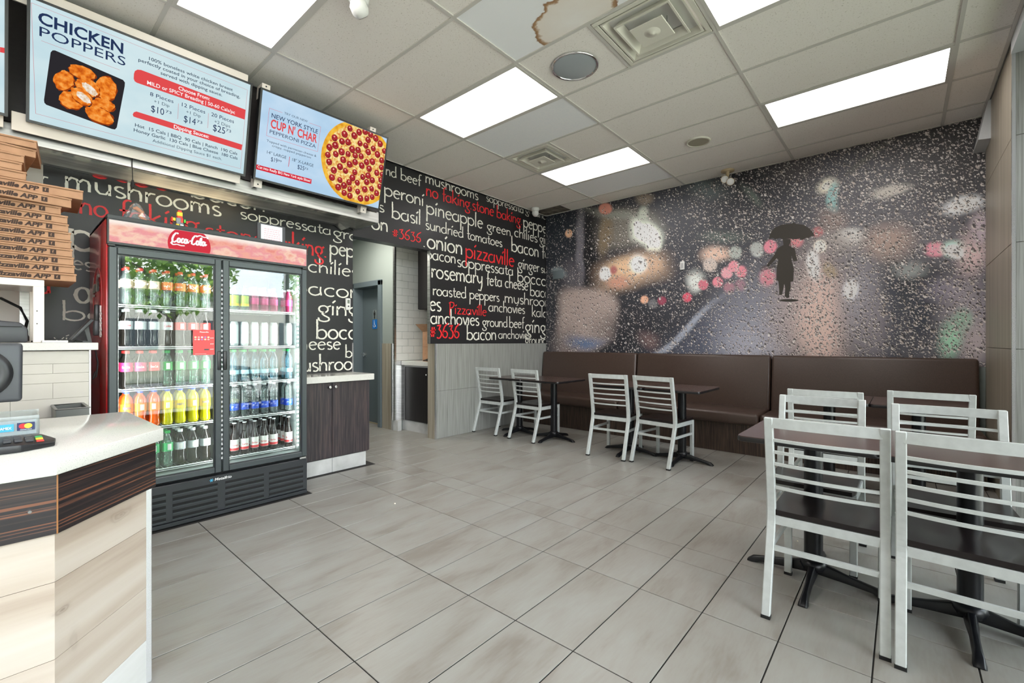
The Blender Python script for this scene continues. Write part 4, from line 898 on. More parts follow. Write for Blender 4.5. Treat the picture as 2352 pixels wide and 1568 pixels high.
for (a, b) in pts:
    r = random.uniform(.0235, .0285); disc(r+.002, .0016, E_pepd, a, b-.002, 16, .03); disc(r, .0019, E_pep, a, b, 16, .03)
    disc(r*.28, .0022, emis('pepperoni shine', srgb(236, 170, 160)), a-.004, b+.007, 8)
# third screen red bars
for (v0, v1) in ((108, 122),): sq(s3, [(0, v0), (11, v0+2), (11, v1), (0, v1-2)], E_red)
# rails and brackets
def railpiece(parent, a0, a1, b0, b1, name='rail', d=-.05, th=.02):
    MB().prism([SP(a0, b0, d), SP(a1, b0, d), SP(a1, b1, d), SP(a0, b1, d)], -NRM*th).build(name, M_rail, parent, bevel=.002, seg=1)
t = thing('screen_mounting_rail', 'pair of white enamel rails behind the chicken poppers screen', 'rail', (-3.9, .65, 2.5))
railpiece(t, .06, 1.262, SH-.03, SH+.075); railpiece(t, .06, 1.262, -.075, .03)
t = thing('screen_mounting_rail', 'short white rail under the screen cut by the left edge', 'rail', (-3.9, -.5, 2.5))
railpiece(t, -1.12, .03, -.075, .03); railpiece(t, -1.12, .03, SH-.03, SH+.075)
for lab, a in (('pair of white brackets at the left side of the pizza screen', 1.39), ('pair of white brackets at the right side of the pizza screen', 2.33)):
    t = thing('screen_bracket', lab, 'bracket', (-3.9, a, 2.5), 'brackets of the pizza screen')
    for (b0, b1, hb) in ((SH-.03, SH+.062, SH+.045), (-.07, .03, -.045)):
        MB().prism([SP(a-.03, b0, -.048), SP(a+.03, b0, -.048), SP(a+.03, b1, -.048), SP(a-.03, b1, -.048)], -NRM*.006).prism([SP(a-.03, b0, -.05), SP(a-.027, b0, -.05), SP(a-.027, b1, -.05), SP(a-.03, b1, -.05)], Vector((-.10, 0, 0))).build('plate', M_rail, t)
        MB().prism([SP(a+.006*cos(k*pi/5), hb+.006*sin(k*pi/5), -.046) for k in range(10)], -NRM*.003).build('bolt_hole', M_rubber, t)

# =================================================================== BENCH
bench = thing('banquette_bench', 'long brown vinyl bench along the mural wall with wood-look plinth', 'bench', (-1.95, 5.6, 0))
SX = [-4.438, -2.797, -1.143, .535]
for k in range(3):
    a, b = SX[k]+.006, SX[k+1]-.006
    MB().prism([(a, 5.80, .43), (a, 5.975, .43), (a, 5.975, 1.075), (a, 5.868, 1.075)], (b-a, 0, 0)).build('back_cushion', M_vinyl, bench, bevel=.03, seg=4)
    MB().box(a, b, 5.285, 5.86, .33, .462).build('seat_cushion', M_vinyl, bench, bevel=.035, seg=4)
B(-4.438, .53, 5.37, 5.96, 0, .335).build('plinth', M_benchwood, bench)
B(-4.44, .53, 5.93, 5.97, .34, 1.03).build('backing', M_vinyl2, bench)

# =================================================================== TABLES
def table_proto():
    t = thing('table', '', 'table', (0, 0, 0), local=True)
    w2, d2, r = .282, .315, .03; P = []
    for (sx, sy, a0) in ((1, 1, 0), (-1, 1, 90), (-1, -1, 180), (1, -1, 270)):
        for k in range(5):
            a = radians(a0+k*22.5); P.append((sx*(w2-r)+r*cos(a), sy*(d2-r)+r*sin(a)))
    MB().prism([(x, y, .733) for x, y in P], (0, 0, .024)).build('edge_band', M_edge, t, bevel=.004, seg=2)
    MB().prism([(x*.992, y*.993, .756) for x, y in P], (0, 0, .004)).build('tabletop', M_table, t)
    MB().tube([(0, 0, .06), (0, 0, .72)], .042, 24).build('column', M_iron, t)
    MB().lathe([(.048, .05), (.06, .075), (.052, .095), (.043, .1)], 20).build('hub', M_iron, t)
    m = MB()
    for a in (0, pi/2): m.bar([(-.2*cos(a), -.2*sin(a), .725), (.2*cos(a), .2*sin(a), .725)], .04, .016)
    m.build('support_plate', M_iron, t)
    for a in (0, 90, 180, 270):
        M = Matrix.Rotation(radians(a), 3, 'Z'); m = MB(); ring = []
        for (x, wd, z0, z1) in ((0, .05, .035, .085), (.06, .046, .03, .082), (.14, .034, .022, .06), (.24, .036, .012, .04), (.285, .046, .0, .03), (.312, .04, .0, .008)):
            for (yy, zz) in ((-wd/2, z0), (wd/2, z0), (wd*.28, z1), (-wd*.28, z1)): ring.append(M @ Vector((x, yy, zz)))
        fs = [(3, 2, 1, 0), (20, 21, 22, 23)]
        for i in range(5):
            for k in range(4): fs.append((4*i+k, 4*i+(k+1) % 4, 4*i+4+(k+1) % 4, 4*i+4+k))
        m.add(ring, fs).build('base_foot', M_iron, t, bevel=.004, seg=2)
    return t
TP = table_proto()
TABS = [(-3.905, 4.645, 'brown table against the bench nearest the word wall', 'tables along the bench'), (-3.335, 4.645, 'second brown table along the bench from the word wall', 'tables along the bench'),
 (-2.30, 4.665, 'third brown table along the bench from the word wall', 'tables along the bench'), (-1.722, 4.665, 'fourth brown table along the bench, free right end', 'tables along the bench'),
 (-.470, 4.665, 'brown table at the bench behind the back row of chairs, left one', 'tables along the bench'), (.095, 4.665, 'brown table at the bench beside the tiled pillar', 'tables along the bench'),
 (-.350, 2.800, 'brown table in the open between four chairs, left half', 'tables in the open'), (.222, 2.775, 'brown table in the open, right half at the picture edge', 'tables in the open')]
for n, (x, y, lab, grp) in enumerate(TABS):
    o = TP if n == 0 else copy_tree(TP)
    o.location = (x, y, 0); o['label'] = lab; o['group'] = grp
    if n in (6, 7): o.scale = (1, 1.12, 1)

# =================================================================== CHAIRS  (origin: between rear feet, facing +Y)
def chair_proto():
    t = thing('dining_chair', '', 'chair', (0, 0, 0), local=True); W = .205
    prof = [(.0, .012), (.045, .15), (.105, .33), (.128, .42), (.122, .52), (.09, .70), (.055, .885)]
    def smooth(P, n=4):
        out = []
        for i in range(len(P)-1):
            p0 = P[max(i-1, 0)]; p1 = P[i]; p2 = P[i+1]; p3 = P[min(i+2, len(P)-1)]
            for k in range(n):
                s = k/n; out.append(tuple(.5*((2*p1[j])+(-p0[j]+p2[j])*s+(2*p0[j]-5*p1[j]+4*p2[j]-p3[j])*s*s+(-p0[j]+3*p1[j]-3*p2[j]+p3[j])*s**3) for j in range(2)))
        out.append(P[-1]); return out
    SPf = smooth(prof)
    yat = lambda z: next((a[0]+(b[0]-a[0])*(z-a[1])/(b[1]-a[1]) for a, b in zip(SPf[:-1], SPf[1:]) if a[1] <= z <= b[1]), SPf[-1][0])
    for s in (-1, 1):
        # rear post: one bent bar, vertical faces wide to the rear
        vs = []
        for (y, z) in SPf:
            for (dx, dy) in ((-.0175, -.014), (.0175, -.014), (.0175, .014), (-.0175, .014)): vs.append((s*W+dx, y+dy, z))
        n = len(SPf); fs = [(3, 2, 1, 0), tuple(4*(n-1)+k for k in range(4))]
        for i in range(n-1):
            for k in range(4): fs.append((4*i+k, 4*i+(k+1) % 4, 4*i+4+(k+1) % 4, 4*i+4+k))
        lg = MB().add(vs, fs).build('leg', M_chair, t, bevel=.003, seg=1)
        MB().box(s*W-.0185, s*W+.0185, -.015, .015, 0, .013).build('foot_cap', M_rubber, lg)
        fx = s*(W-.012)
        lg = MB().box(fx-.0165, fx+.0165, .485, .515, .012, .425).build('leg', M_chair, t, bevel=.003, seg=1)
        MB().box(fx-.0175, fx+.0175, .484, .516, 0, .013).build('foot_cap', M_rubber, lg)
        MB().bar([(s*(W-.002), .115, .285), (fx, .49, .285)], .014, .024).build('stretcher', M_chair, t)
        MB().bar([(s*(W-.002), .125, .405), (fx, .5, .405)], .02, .04).build('seat_rail', M_chair, t)
    MB().bar([(-W, .09, .285), (W, .09, .285)], .014, .022).build('stretcher', M_chair, t)
    MB().bar([(-W, .125, .405), (W, .125, .405)], .02, .04).build('seat_rail', M_chair, t)
    MB().bar([(-W+.01, .5, .405), (W-.01, .5, .405)], .02, .04).build('seat_rail', M_chair, t)
    bow = lambda z, d: [(x*W, yat(z)-d*(1-x*x), z) for x in [-.96+.16*k for k in range(13)]]
    MB().bar(bow(.862, .012), .02, .044).build('top_rail', M_chair, t)
    for z in (.782, .726, .670, .614, .558): MB().bar(bow(z, .024), .013, .013).build('slat', M_chair, t)
    # saddle seat
    m = MB(); nx, ny = 15, 12; vs = []
    def sz(u, v):
        return .4455+.006-.010*math.exp(-((abs(u)-.45)**2/.08+(v-.45)**2/.12))-.006*max(0, (v-.75))*4*.25
    for j in range(ny):
        v = j/(ny-1)
        for i in range(nx):
            u = -1+2*i/(nx-1); hw = .205-.004*v; y = .118+v*.415
            rr = 1.0
            if v > .85: rr = 1-.06*((v-.85)/.15)**2
            vs.append((u*hw*rr, y, sz(u, v)))
    n0 = len(vs); vs += [(x, y, .4275) for (x, y, z) in vs]; fs = []
    for j in range(ny-1):
        for i in range(nx-1):
            a = j*nx+i; fs.append((a, a+1, a+nx+1, a+nx)); fs.append((n0+a, n0+a+nx, n0+a+nx+1, n0+a+1))
    edge = [i for i in range(nx)]+[j*nx+nx-1 for j in range(1, ny)]+[(ny-1)*nx+i for i in range(nx-2, -1, -1)]+[j*nx for j in range(ny-2, 0, -1)]
    for a, b in zip(edge, edge[1:]+edge[:1]): fs.append((a, n0+a, n0+b, b))
    m.add(vs, fs, True); me = m.mesh('seat', M_seat); me.set_sharp_from_angle(angle=radians(40)); put('seat', me, t)
    return t
CP = chair_proto()
CH_ = [(-4.225, 4.295, 0, 'slatted silver chair closest to the grey tiled word wall'), (-3.58, 4.285, -3, 'second slatted silver chair from the word wall'),
 (-2.375, 4.235, 4, 'third slatted silver chair from the word wall'), (-1.895, 4.255, -7, 'fourth slatted silver chair from the word wall, slightly turned'),
 (-.418, 3.80, 2, 'slatted silver chair in the back row facing the bench, left one'), (.140, 4.115, 0, 'slatted silver chair in the back row facing the bench, beside the pillar'),
 (-.385, 3.435, 180, 'slatted silver chair on the far side of the open table, facing the camera, left'), (.172, 3.37, 183, 'slatted silver chair on the far side of the open table, facing the camera, right'),
 (-.255, 2.262, 1, 'nearest slatted silver chair fully in view, tucked under the open table'), (.200, 2.235, -1, 'large slatted silver chair cut by the right picture edge')]
for n, (x, y, r, lab) in enumerate(CH_):
    o = CP if n == 0 else copy_tree(CP)
    o.location = (x, y, 0); o.rotation_euler = (0, 0, radians(r)); o['label'] = lab; o['group'] = 'slatted silver dining chairs'

#PART2
# =================================================================== FRIDGE
FX = -3.65
fr = thing('drinks_fridge', 'tall double-door glass drinks fridge with red sides and lit sign', 'fridge', (-4.05, 1.055, 0))
B(-4.42, -3.70, .445, .468, .03, 2.005).build('side_panel', M_redside, fr, bevel=.004)
B(-4.42, -3.70, 1.642, 1.665, .03, 2.005).build('side_panel', M_frdg, fr, bevel=.004)
B(-4.42, -4.395, .468, 1.642, .03, 2.005).build('back_panel', M_frdg, fr)
B(-4.42, -3.66, .445, 1.665, 1.985, 2.012).build('top_panel', M_frdg, fr, bevel=.003, seg=1)
M_inner = mat('fridge dark inner back', srgb(58, 60, 62), .45)
B(-4.39, -4.34, .47, 1.64, .30, 1.83).build('inner_back', M_inner, fr)
B(-4.34, -3.72, .47, .495, .30, 1.83).build('inner_side', M_liner, fr)
B(-4.34, -3.72, 1.628, 1.642, .30, 1.83).build('inner_side', M_liner, fr)
B(-4.34, -3.71, .47, 1.642, .295, .335).build('inner_floor', M_liner, fr, bevel=.003, seg=1)
B(-4.34, -3.71, .47, 1.642, 1.80, 1.83).build('inner_ceiling', M_liner, fr)
B(-4.34, -3.722, 1.052, 1.062, .335, 1.80).build('mullion', M_inner, fr)
B(-4.39, -3.70, .468, 1.642, .03, .295).build('compressor_bay', M_dark, fr)
B(-3.72, -3.655, .447, 1.663, 1.832, 1.985).build('sign_housing', M_frdg, fr)
# header sign
def sign_mat():
    m = emnoise('lit drink sign', [(.3, srgb(232, 132, 126)), (.42, srgb(246, 178, 160)), (.52, srgb(240, 160, 164)), (.62, srgb(252, 212, 190)), (.75, srgb(240, 168, 150))], (1, 9, 15), 1.0, 5)
    N = m.node_tree.nodes; L = m.node_tree.links; e = [n for n in N if n.type == 'EMISSION'][0]; src = e.inputs[0].links[0].from_socket
    g = N.new('ShaderNodeNewGeometry'); s = N.new('ShaderNodeSeparateXYZ'); L.new(g.outputs['Position'], s.inputs[0])
    n = N.new('ShaderNodeTexNoise'); n.inputs['Scale'].default_value = 9; n.inputs['Detail'].default_value = 4; L.new(g.outputs['Position'], n.inputs['Vector'])
    a = N.new('ShaderNodeMath'); a.operation = 'MULTIPLY_ADD'; a.inputs[1].default_value = .05; L.new(n.outputs['Fac'], a.inputs[0]); L.new(s.outputs[2], a.inputs[2])
    r = N.new('ShaderNodeMapRange'); r.inputs['From Min'].default_value = 1.962; r.inputs['From Max'].default_value = 1.995; L.new(a.outputs[0], r.inputs[0])
    mx = N.new('ShaderNodeMix'); mx.data_type = 'RGBA'; L.new(r.outputs[0], mx.inputs['Factor']); L.new(src, mx.inputs['A']); mx.inputs['B'].default_value = srgb(252, 240, 230); L.new(mx.outputs['Result'], e.inputs[0]); return m
sg_ = B(-3.655, -3.650, .455, 1.655, 1.845, 1.978).build('lit_sign', sign_mat(), fr)
lg = MB(); lg.poly([(-3.6492, .865+.122*cos(a*pi/24), 1.885+.122*sin(a*pi/24)) for a in range(48)])
lg.build('logo_disc', emis('sign red', srgb(216, 58, 72)), sg_, clip=[((0, 0, 1.977), (0, 0, 1)), ((0, 0, 1.846), (0, 0, -1))])
def coca(fn, wd, h, pen=.2):
    mb = MB(); S = [
     [(1.15, 1.55), (1.0, 1.75), (.7, 1.7), (.35, 1.2), (.2, .6), (.3, .1), (.65, -.02), (1.05, .3)],
     [(.3, .05), (.1, -.25), (.5, -.5), (1.2, -.35), (2.0, -.5), (2.7, -.45)],
     arc(1.45, .42, .26, .42, 60, 420, 14), [(2.35, .75), (2.15, .88), (1.95, .6), (1.92, .2), (2.1, 0), (2.4, .2)],
     arc(2.75, .42, .25, .42, 60, 420, 14), [(3.02, .85), (2.98, .1), (3.2, .15), (3.35, .45)], [(3.4, .55), (3.75, .62)],
     [(4.85, 1.5), (4.7, 1.75), (4.4, 1.7), (4.05, 1.2), (3.92, .6), (4.0, .1), (4.35, -.02), (4.7, .3)], [(4.7, 1.6), (5.4, 1.9), (6.2, 1.65), (6.9, 1.75), (7.0, 1.45)],
     arc(5.1, .42, .26, .42, 60, 420, 14), [(5.55, .3), (5.75, 1.0), (5.72, 1.5), (5.55, 1.2), (5.55, .2), (5.75, 0), (5.95, .2)],
     arc(6.25, .42, .25, .42, 60, 420, 14), [(6.52, .85), (6.48, .1), (6.7, .1), (6.9, .4)]]
    kx = wd/6.9; kz = h
    for P in S:
        n = len(P); lv = []; rv = []
        Q = []
        for i in range(n-1):
            for j in range(4): Q.append((P[i][0]+(P[i+1][0]-P[i][0])*j/4, P[i][1]+(P[i+1][1]-P[i][1])*j/4))
        Q.append(P[-1]); n = len(Q)
        for i, p in enumerate(Q):
            a = Q[max(i-1, 0)]; b = Q[min(i+1, n-1)]; dx, dy = (b[0]-a[0])*kx, (b[1]-a[1])*kz; l = math.hypot(dx, dy) or 1; hw = pen*h/2*(.7+.6*abs(dy)/l)
            x, z = p[0]*kx+.12*p[1]*h, p[1]*kz
            lv.append(fn(x-dy/l*hw, z+dx/l*hw)); rv.append(fn(x+dy/l*hw, z-dx/l*hw))
        mb.add(lv+rv, [(i, n+i, n+i+1, i+1) for i in range(n-1)])
    return mb
coca(lambda s, q: Vector((-3.6485, .760+s, 1.893+q)), .20, .036, .24).build('script_logo', E_white, sg_)
# side logo: thin ring and white script on the red side
sp_ = bpy.data.objects['side_panel']
coca(lambda s, q: Vector((-4.25+s, .4425, 1.57+q)), .30, .055, .36).build('script_logo', M_white, sp_)
rg = MB(); R1 = [(-4.04+.19*cos(a*pi/18), .4437, 1.53+.19*sin(a*pi/18)) for a in range(37)]; rg.tube(R1, .0015, 4, False); rg.build('logo_ring', mat('pale red line', srgb(226, 120, 118), .4), sp_)
# shelves
SHZ = [1.473, 1.20, .925, .662, .372]
for (y0, y1) in ((.505, 1.045), (1.07, 1.625)):
    for z in SHZ:
        m = MB(); m.tube([(-3.79, y0, z-.004), (-3.79, y1, z-.004)], .004, 6).tube([(-4.30, y0, z-.004), (-4.30, y1, z-.004)], .003, 5).tube([(-3.79, y0, z-.016), (-3.79, y1, z-.016)], .003, 5)
        k = 22
        for i in range(k+1):
            y = y0+(y1-y0)*i/k; m.box(-4.30, -3.79, y-.0013, y+.0013, z-.004, z-.0005)
        m.build('shelf', M_wire, fr)
# led strips
for (y, s) in ((.503, 1), (1.045, -1), (1.069, 1), (1.621, -1)):
    m = MB().box(-3.752, -3.736, y-.006, y+.006, .36, 1.78); st_ = m.build('led_strip', M_wire, fr)
    d = MB(); z = .38
    while z < 1.77: d.box(-3.7355, -3.7335, y-.004, y+.004, z, z+.012); z += .034
    d.build('led_dots', M_led, st_, kind='stuff')
    ll = bpy.data.lights.new('led_strip_light', 'AREA'); ll.shape = 'RECTANGLE'; ll.size = .012; ll.size_y = 1.38; ll.energy = 4.5; ll.color = (.93, 1, .98)
    lo = bpy.data.objects.new('led_strip_light', ll); C.objects.link(lo); lo.parent = fr
    lo.location = Vector((-3.756, y+.008*s, 1.07))-Vector(fr.location); lo.rotation_euler = Vector((.75, -s*.66, 0)).to_track_quat('Z', 'Y').to_euler()
# doors
def fdoor(y0, y1, hy):
    root = B(FX-.045, FX, y0, y0+.04, .305, 1.815).build('door', M_frdgdoor, fr, bevel=.004, seg=1)
    for (a0, a1, b0, b1) in ((y1-.04, y1, .305, 1.815), (y0+.04, y1-.04, 1.772, 1.815), (y0+.04, y1-.04, .305, .345)):
        B(FX-.045, FX, a0, a1, b0, b1).build('door_rail', M_frdgdoor, root, bevel=.004, seg=1)
    B(FX-.022, FX-.018, y0+.038, y1-.038, .343, 1.774).build('glass_pane', M_glass, root)
    gk = MB()
    for (a0, a1, b0, b1) in ((y0+.038, y0+.046, .343, 1.774), (y1-.046, y1-.038, .343, 1.774), (y0+.046, y1-.046, .343, .351), (y0+.046, y1-.046, 1.766, 1.774)): gk.box(FX-.028, FX-.012, a0, a1, b0, b1)
    gk.build('gasket', M_frdg, root)
    MB().box(FX-.01, FX+.006, hy-.012, hy+.012, 1.03, 1.165).build('handle', M_bplastic, root, bevel=.006)
fdoor(.452, 1.054, 1.040); fdoor(1.062, 1.660, 1.077)
for y in (.47, 1.645): MB().box(FX-.03, FX+.004, y-.02, y+.012, 1.818, 1.828).build('hinge', M_bplastic, fr)
for y in (.47, 1.63): MB().box(FX-.03, FX+.006, y-.03, y+.02, .290, .303).build('hinge', M_steel, fr)
gp = B(FX-.05, FX-.004, .447, 1.663, .035, .286).build('grille_panel', M_frdg, fr, bevel=.004, seg=1)
for (y0, y1) in ((.49, .735), (.771, 1.03), (1.078, 1.335), (1.372, 1.630)):
    for k in range(5):
        z = .052+k*.0405
        if (y0 == .771 or y0 == 1.078) and k == 4: pass
        MB().box(FX-.006, FX-.0025, y0, y1, z, z+.020).build('louvre_slot', M_dark, gp)
        MB().prism([(FX-.004, y0, z+.004), (FX+.004, y0, z+.001), (FX+.004, y0, z-.003), (FX-.004, y0, z-.003)], (0, y1-y0, 0)).build('louvre_lip', M_frdgdoor, gp)
B(FX-.05, FX+.0, .45, 1.66, .008, .033).build('kick_strip', M_frdg, fr)
for (x, y) in ((-3.72, .50), (-3.72, 1.61), (-4.36, .5), (-4.36, 1.61)): MB().lathe([(.022, 0), (.022, .01), (.012, .012), (.012, .032)], 12, (x, y, 0)).build('foot', M_rubber, fr)
text_mb('Metalfrio', lambda s, q: Vector((FX-.003, 1.012+s+q*.2, .252+q)), .105, .018, .02).build('maker_lettering', M_white, gp)
sf = MB()
for a in range(6): sf.bar([(FX-.003, .993, .26), (FX-.003, .993+.012*cos(a*pi/3), .26+.012*sin(a*pi/3))], .003, .003, (1, 0, 0))
sf.build('snowflake_mark', mat('cyan print', srgb(70, 180, 220), .4), gp)

# price list on the left door
M_poster = mat('coral red paper', srgb(232, 74, 74), .5)
ps = B(FX+.0008, FX+.002, .883, 1.010, 1.140, 1.313).build('price_list', M_poster); tag(ps, 'coral red drinks price list taped to the left fridge door', 'poster')
fp = lambda y, z: (lambda s, q: Vector((FX+.0024, y+s, z+q)))
text_mb('Pizzaville', fp(.922, 1.294), .052, .008, .02).build('poster_text', M_white, ps)
for (z) in (1.262, 1.247):
    for k in range(5):
        MB().poly([(FX+.0026, .897+.019*k+.007*cos(a*pi/5), z+.0055*sin(a*pi/5)) for a in range(10)]).build('poster_dot', mat('dot %d' % ((k+int(z*1000)) % 4), [srgb(236, 210, 206), srgb(150, 120, 190), srgb(206, 216, 170), srgb(240, 170, 165)][(k+int(z*1000)) % 4], .6), ps)
for (y, z, tx) in ((.984, 1.254, '$3.00'), (.984, 1.213, '$3.25'), (.984, 1.176, '$4.00')): text_mb(tx, fp(y, z), .02, .006, .02).build('poster_text', M_white, ps)
MB().box(FX+.002, FX+.0026, .948, .976, 1.172, 1.182).build('poster_bar', M_gplastic, ps)
MB().box(FX+.002, FX+.0026, .895, .96, 1.147, 1.1485).build('poster_line', M_white, ps)

# =================================================================== DRINKS
K_cola = clearmat('dark cola bottle', (.12, .07, .05, 1), .62, .04, body=(.012, .008, .006, 1))
K_clear = clearmat('clear pet bottle', (.90, .95, .94, 1), .10, .04, body=(.62, .7, .7, 1))
K_orange = mat('orange soda bottle', srgb(240, 96, 24), .12, coat=.6, emit=srgb(240, 96, 24), es=.0); K_yellow = mat('yellow soda bottle', srgb(206, 196, 20), .12, coat=.6)
K_blue = clearmat('blue tinted water bottle', (.62, .84, .92, 1), .14, .04, body=(.4, .6, .7, 1)); K_green = clearmat('clear green tint bottle', (.7, .92, .8, 1), .14, .04, body=(.45, .65, .55, 1))
K_glassb = clearmat('dark glass bottle', (.12, .06, .04, 1), .7, .03, body=(.012, .007, .006, 1)); K_pink = clearmat('pink drink bottle', (.8, .2, .4, 1), .5, .04, body=(.5, .05, .16, 1))
c_ = lambda n, *q: mat(n+' plastic', srgb(*q), .4)
CAPR, CAPW, CAPG, CAPB = c_('red cap', 214, 50, 48), c_('white cap', 214, 218, 220), c_('green cap', 20, 150, 70), c_('blue cap', 70, 100, 200)
LB = lambda n, *q: mat(n+' label', srgb(*q), .45)
P_pet = [(.001, .0), (.024, .0), (.031, .008), (.0325, .022), (.0325, .045), (.0295, .062), (.0290, .082), (.0325, .104), (.0330, .112), (.0330, .168), (.0315, .176), (.024, .196), (.0155, .212), (.0140, .222), (.0140, .232)]
P_fan = [(.001, .0), (.025, .0), (.032, .008), (.033, .03), (.029, .07), (.0335, .10), (.034, .112), (.034, .160), (.0325, .182), (.026, .204), (.0155, .217), (.0140, .224), (.0140, .232)]
P_wat = [(.001, .0), (.027, .0), (.0325, .006), (.0325, .18), (.031, .196), (.024, .212), (.015, .222), (.0140, .232)]
P_gls = [(.001, .0), (.024, .0), (.029, .006), (.0295, .05), (.0295, .125), (.026, .145), (.016, .175), (.0125, .20), (.012, .236), (.0135, .238), (.0135, .242)]
P_can = [(.001, .0), (.022, .0), (.0285, .012), (.0285, .168), (.0235, .182), (.022, .185), (.020, .182), (.001, .182)]
P_sml = [(.001, .0), (.025, .0), (.031, .008), (.031, .11), (.027, .135), (.016, .160), (.0140, .17), (.0140, .178)]
def cyl_fn(r, a0, z0): return lambda s, q: Vector(((r+.0004)*cos(a0+s/r), (r+.0004)*sin(a0+s/r), z0+q))
def drink(name, cat, prof, body, cap, lz, lmat, text=None, tmat=None, band=None, capz=(.228, .247), capr=.0155):
    t = thing(name, '', cat, (0, 0, 0), local=True)
    MB().lathe(prof, 18).build('bottle_body' if 'bottle' in name else 'can_body', body, t)
    rr = max(r for r, z in prof)+.0006
    if lmat:
        lb = MB().lathe([(rr, lz[0]), (rr, lz[1])], 20).build('label', lmat, t)
        if band: MB().lathe([(rr+.0003, lz[0]+.002), (rr+.0003, lz[0]+(lz[1]-lz[0])*.25)], 20).build('label_band', band, lb)
        if text == '#':
            m = MB(); f_ = cyl_fn(rr, -.35, lz[0]+.008); n = 6; hh = (lz[1]-lz[0])-.016
            m.add([f_(.022*i/n, q) for q in (0, hh) for i in range(n+1)], [(i, i+1, n+2+i, n+1+i) for i in range(n)]).build('nutrition_panel', mat('white print', srgb(226, 224, 218), .5), lb)
        elif text: text_mb(text, cyl_fn(rr, -.26-.021/rr, (lz[0]+lz[1])/2-.007), .042, .014, .02).build('label_text', tmat, lb)
    if cap:
        MB().lathe([(capr-.001, capz[0]), (capr, capz[0]+.001), (capr, capz[1]-.002), (capr-.002, capz[1]), (.001, capz[1])], 16).build('cap', cap, t)
    return t
W_ = mat('white print', srgb(226, 224, 218), .5)
KIND = {
 'clr_or': ('plastic_bottle', 'bottle', P_pet, K_clear, CAPR, (.112, .166), LB('coral orange', 236, 120, 70), 'Coca-Cola', W_, 'clear looking bottle with coral label and red cap'),
 'clr_wh': ('plastic_bottle', 'bottle', P_pet, K_clear, CAPR, (.112, .166), LB('peach white', 236, 206, 190), '#', W_, 'clear looking bottle with whitish label and red cap'),
 'diet': ('plastic_bottle', 'bottle', P_pet, K_cola, CAPW, (.112, .166), LB('silver', 198, 202, 204), 'Coke', mat('red print', srgb(196, 40, 46), .5), 'diet cola bottle with silver label and white cap'),
 'diet2': ('plastic_bottle', 'bottle', P_pet, K_cola, CAPW, (.112, .166), LB('silver', 198, 202, 204), '#', W_, 'diet cola bottle with silver back label and white cap'),
 'cola': ('plastic_bottle', 'bottle', P_pet, K_cola, c_('black cap', 30, 28, 28), (.112, .166), LB('red', 214, 34, 30), '#', W_, 'cola bottle with red label and black cap'),
 'cherry': ('plastic_bottle', 'bottle', P_pet, K_cola, CAPR, (.11, .169), LB('magenta', 196, 40, 96), 'Coca-Cola', W_, 'cola bottle with magenta label and red cap'),
 'colar': ('plastic_bottle', 'bottle', P_pet, K_cola, CAPR, (.11, .169), LB('deep red', 190, 34, 44), 'Coca-Cola', W_, 'cola bottle with deep red label and red cap'),
 'ginger': ('plastic_bottle', 'bottle', P_pet, K_green, CAPG, (.11, .169), LB('green', 30, 140, 60), '#', W_, 'ginger ale bottle with green label and green cap'),
 'fanta': ('plastic_bottle', 'bottle', P_fan, K_orange, CAPB, (.108, .162), LB('orange', 244, 120, 36), 'FANTA', mat('navy print', srgb(50, 50, 140), .5), 'orange soda bottle with orange label and blue cap'),
 'fantab': ('plastic_bottle', 'bottle', P_fan, K_orange, CAPB, (.108, .162), LB('orange', 244, 120, 36), '#', W_, 'orange soda bottle showing its white back panel'),
 'pine': ('plastic_bottle', 'bottle', P_fan, K_yellow, CAPB, (.108, .162), LB('yellow', 240, 196, 20), 'FANTA', mat('navy print', srgb(50, 50, 140), .5), 'yellow soda bottle with yellow label and blue cap'),
 'pineb': ('plastic_bottle', 'bottle', P_fan, K_yellow, CAPB, (.108, .162), LB('yellow', 240, 196, 20), '#', W_, 'yellow soda bottle showing its white back panel'),
 'sprite': ('plastic_bottle', 'bottle', P_pet, K_green, CAPG, (.108, .166), LB('bright green', 40, 170, 96), '#', W_, 'clear soda bottle with bright green label and cap'),
 'zero': ('plastic_bottle', 'bottle', P_pet, K_cola, CAPW, (.108, .160), LB('silver grey', 176, 184, 186), '#', W_, 'dark soda bottle with silver grey label and white cap'),
 'lemon': ('plastic_bottle', 'bottle', P_sml, K_green, CAPG, (.03, .11), LB('lime green', 170, 200, 70), None, W_, 'short bottle with lime green and yellow label'),
 'pink': ('plastic_bottle', 'bottle', P_sml, K_pink, CAPW, (.05, .10), LB('pink', 200, 60, 120), None, W_, 'short pink drink bottle'),
 'can': ('drink_can', 'can', P_can, mat('silver can', srgb(196, 204, 204), .3, .5), None, (.02, .16), LB('white silver', 214, 222, 222), None, None, 'tall white and silver drink can'),
 'water': ('plastic_bottle', 'bottle', P_pet, K_blue, CAPG, (.06, .09), LB('pale blue', 170, 214, 226), None, W_, 'clear water bottle with green cap'),
 'smart': ('plastic_bottle', 'bottle', P_wat, K_clear, CAPW, (.05, .10), LB('royal blue', 28, 70, 180), '5', W_, 'clear water bottle with blue label and white cap'),
 'brio': ('glass_bottle', 'bottle', P_gls, K_glassb, CAPW, (.035, .118), LB('cream', 228, 226, 220), 'brio', mat('red print', srgb(196, 40, 46), .5), 'dark glass soda bottle with white and red label'),
}
BAND = {'brio': mat('red label band', srgb(206, 44, 50), .45), 'lemon': LB('yellow band', 236, 208, 60)}
proto = {}
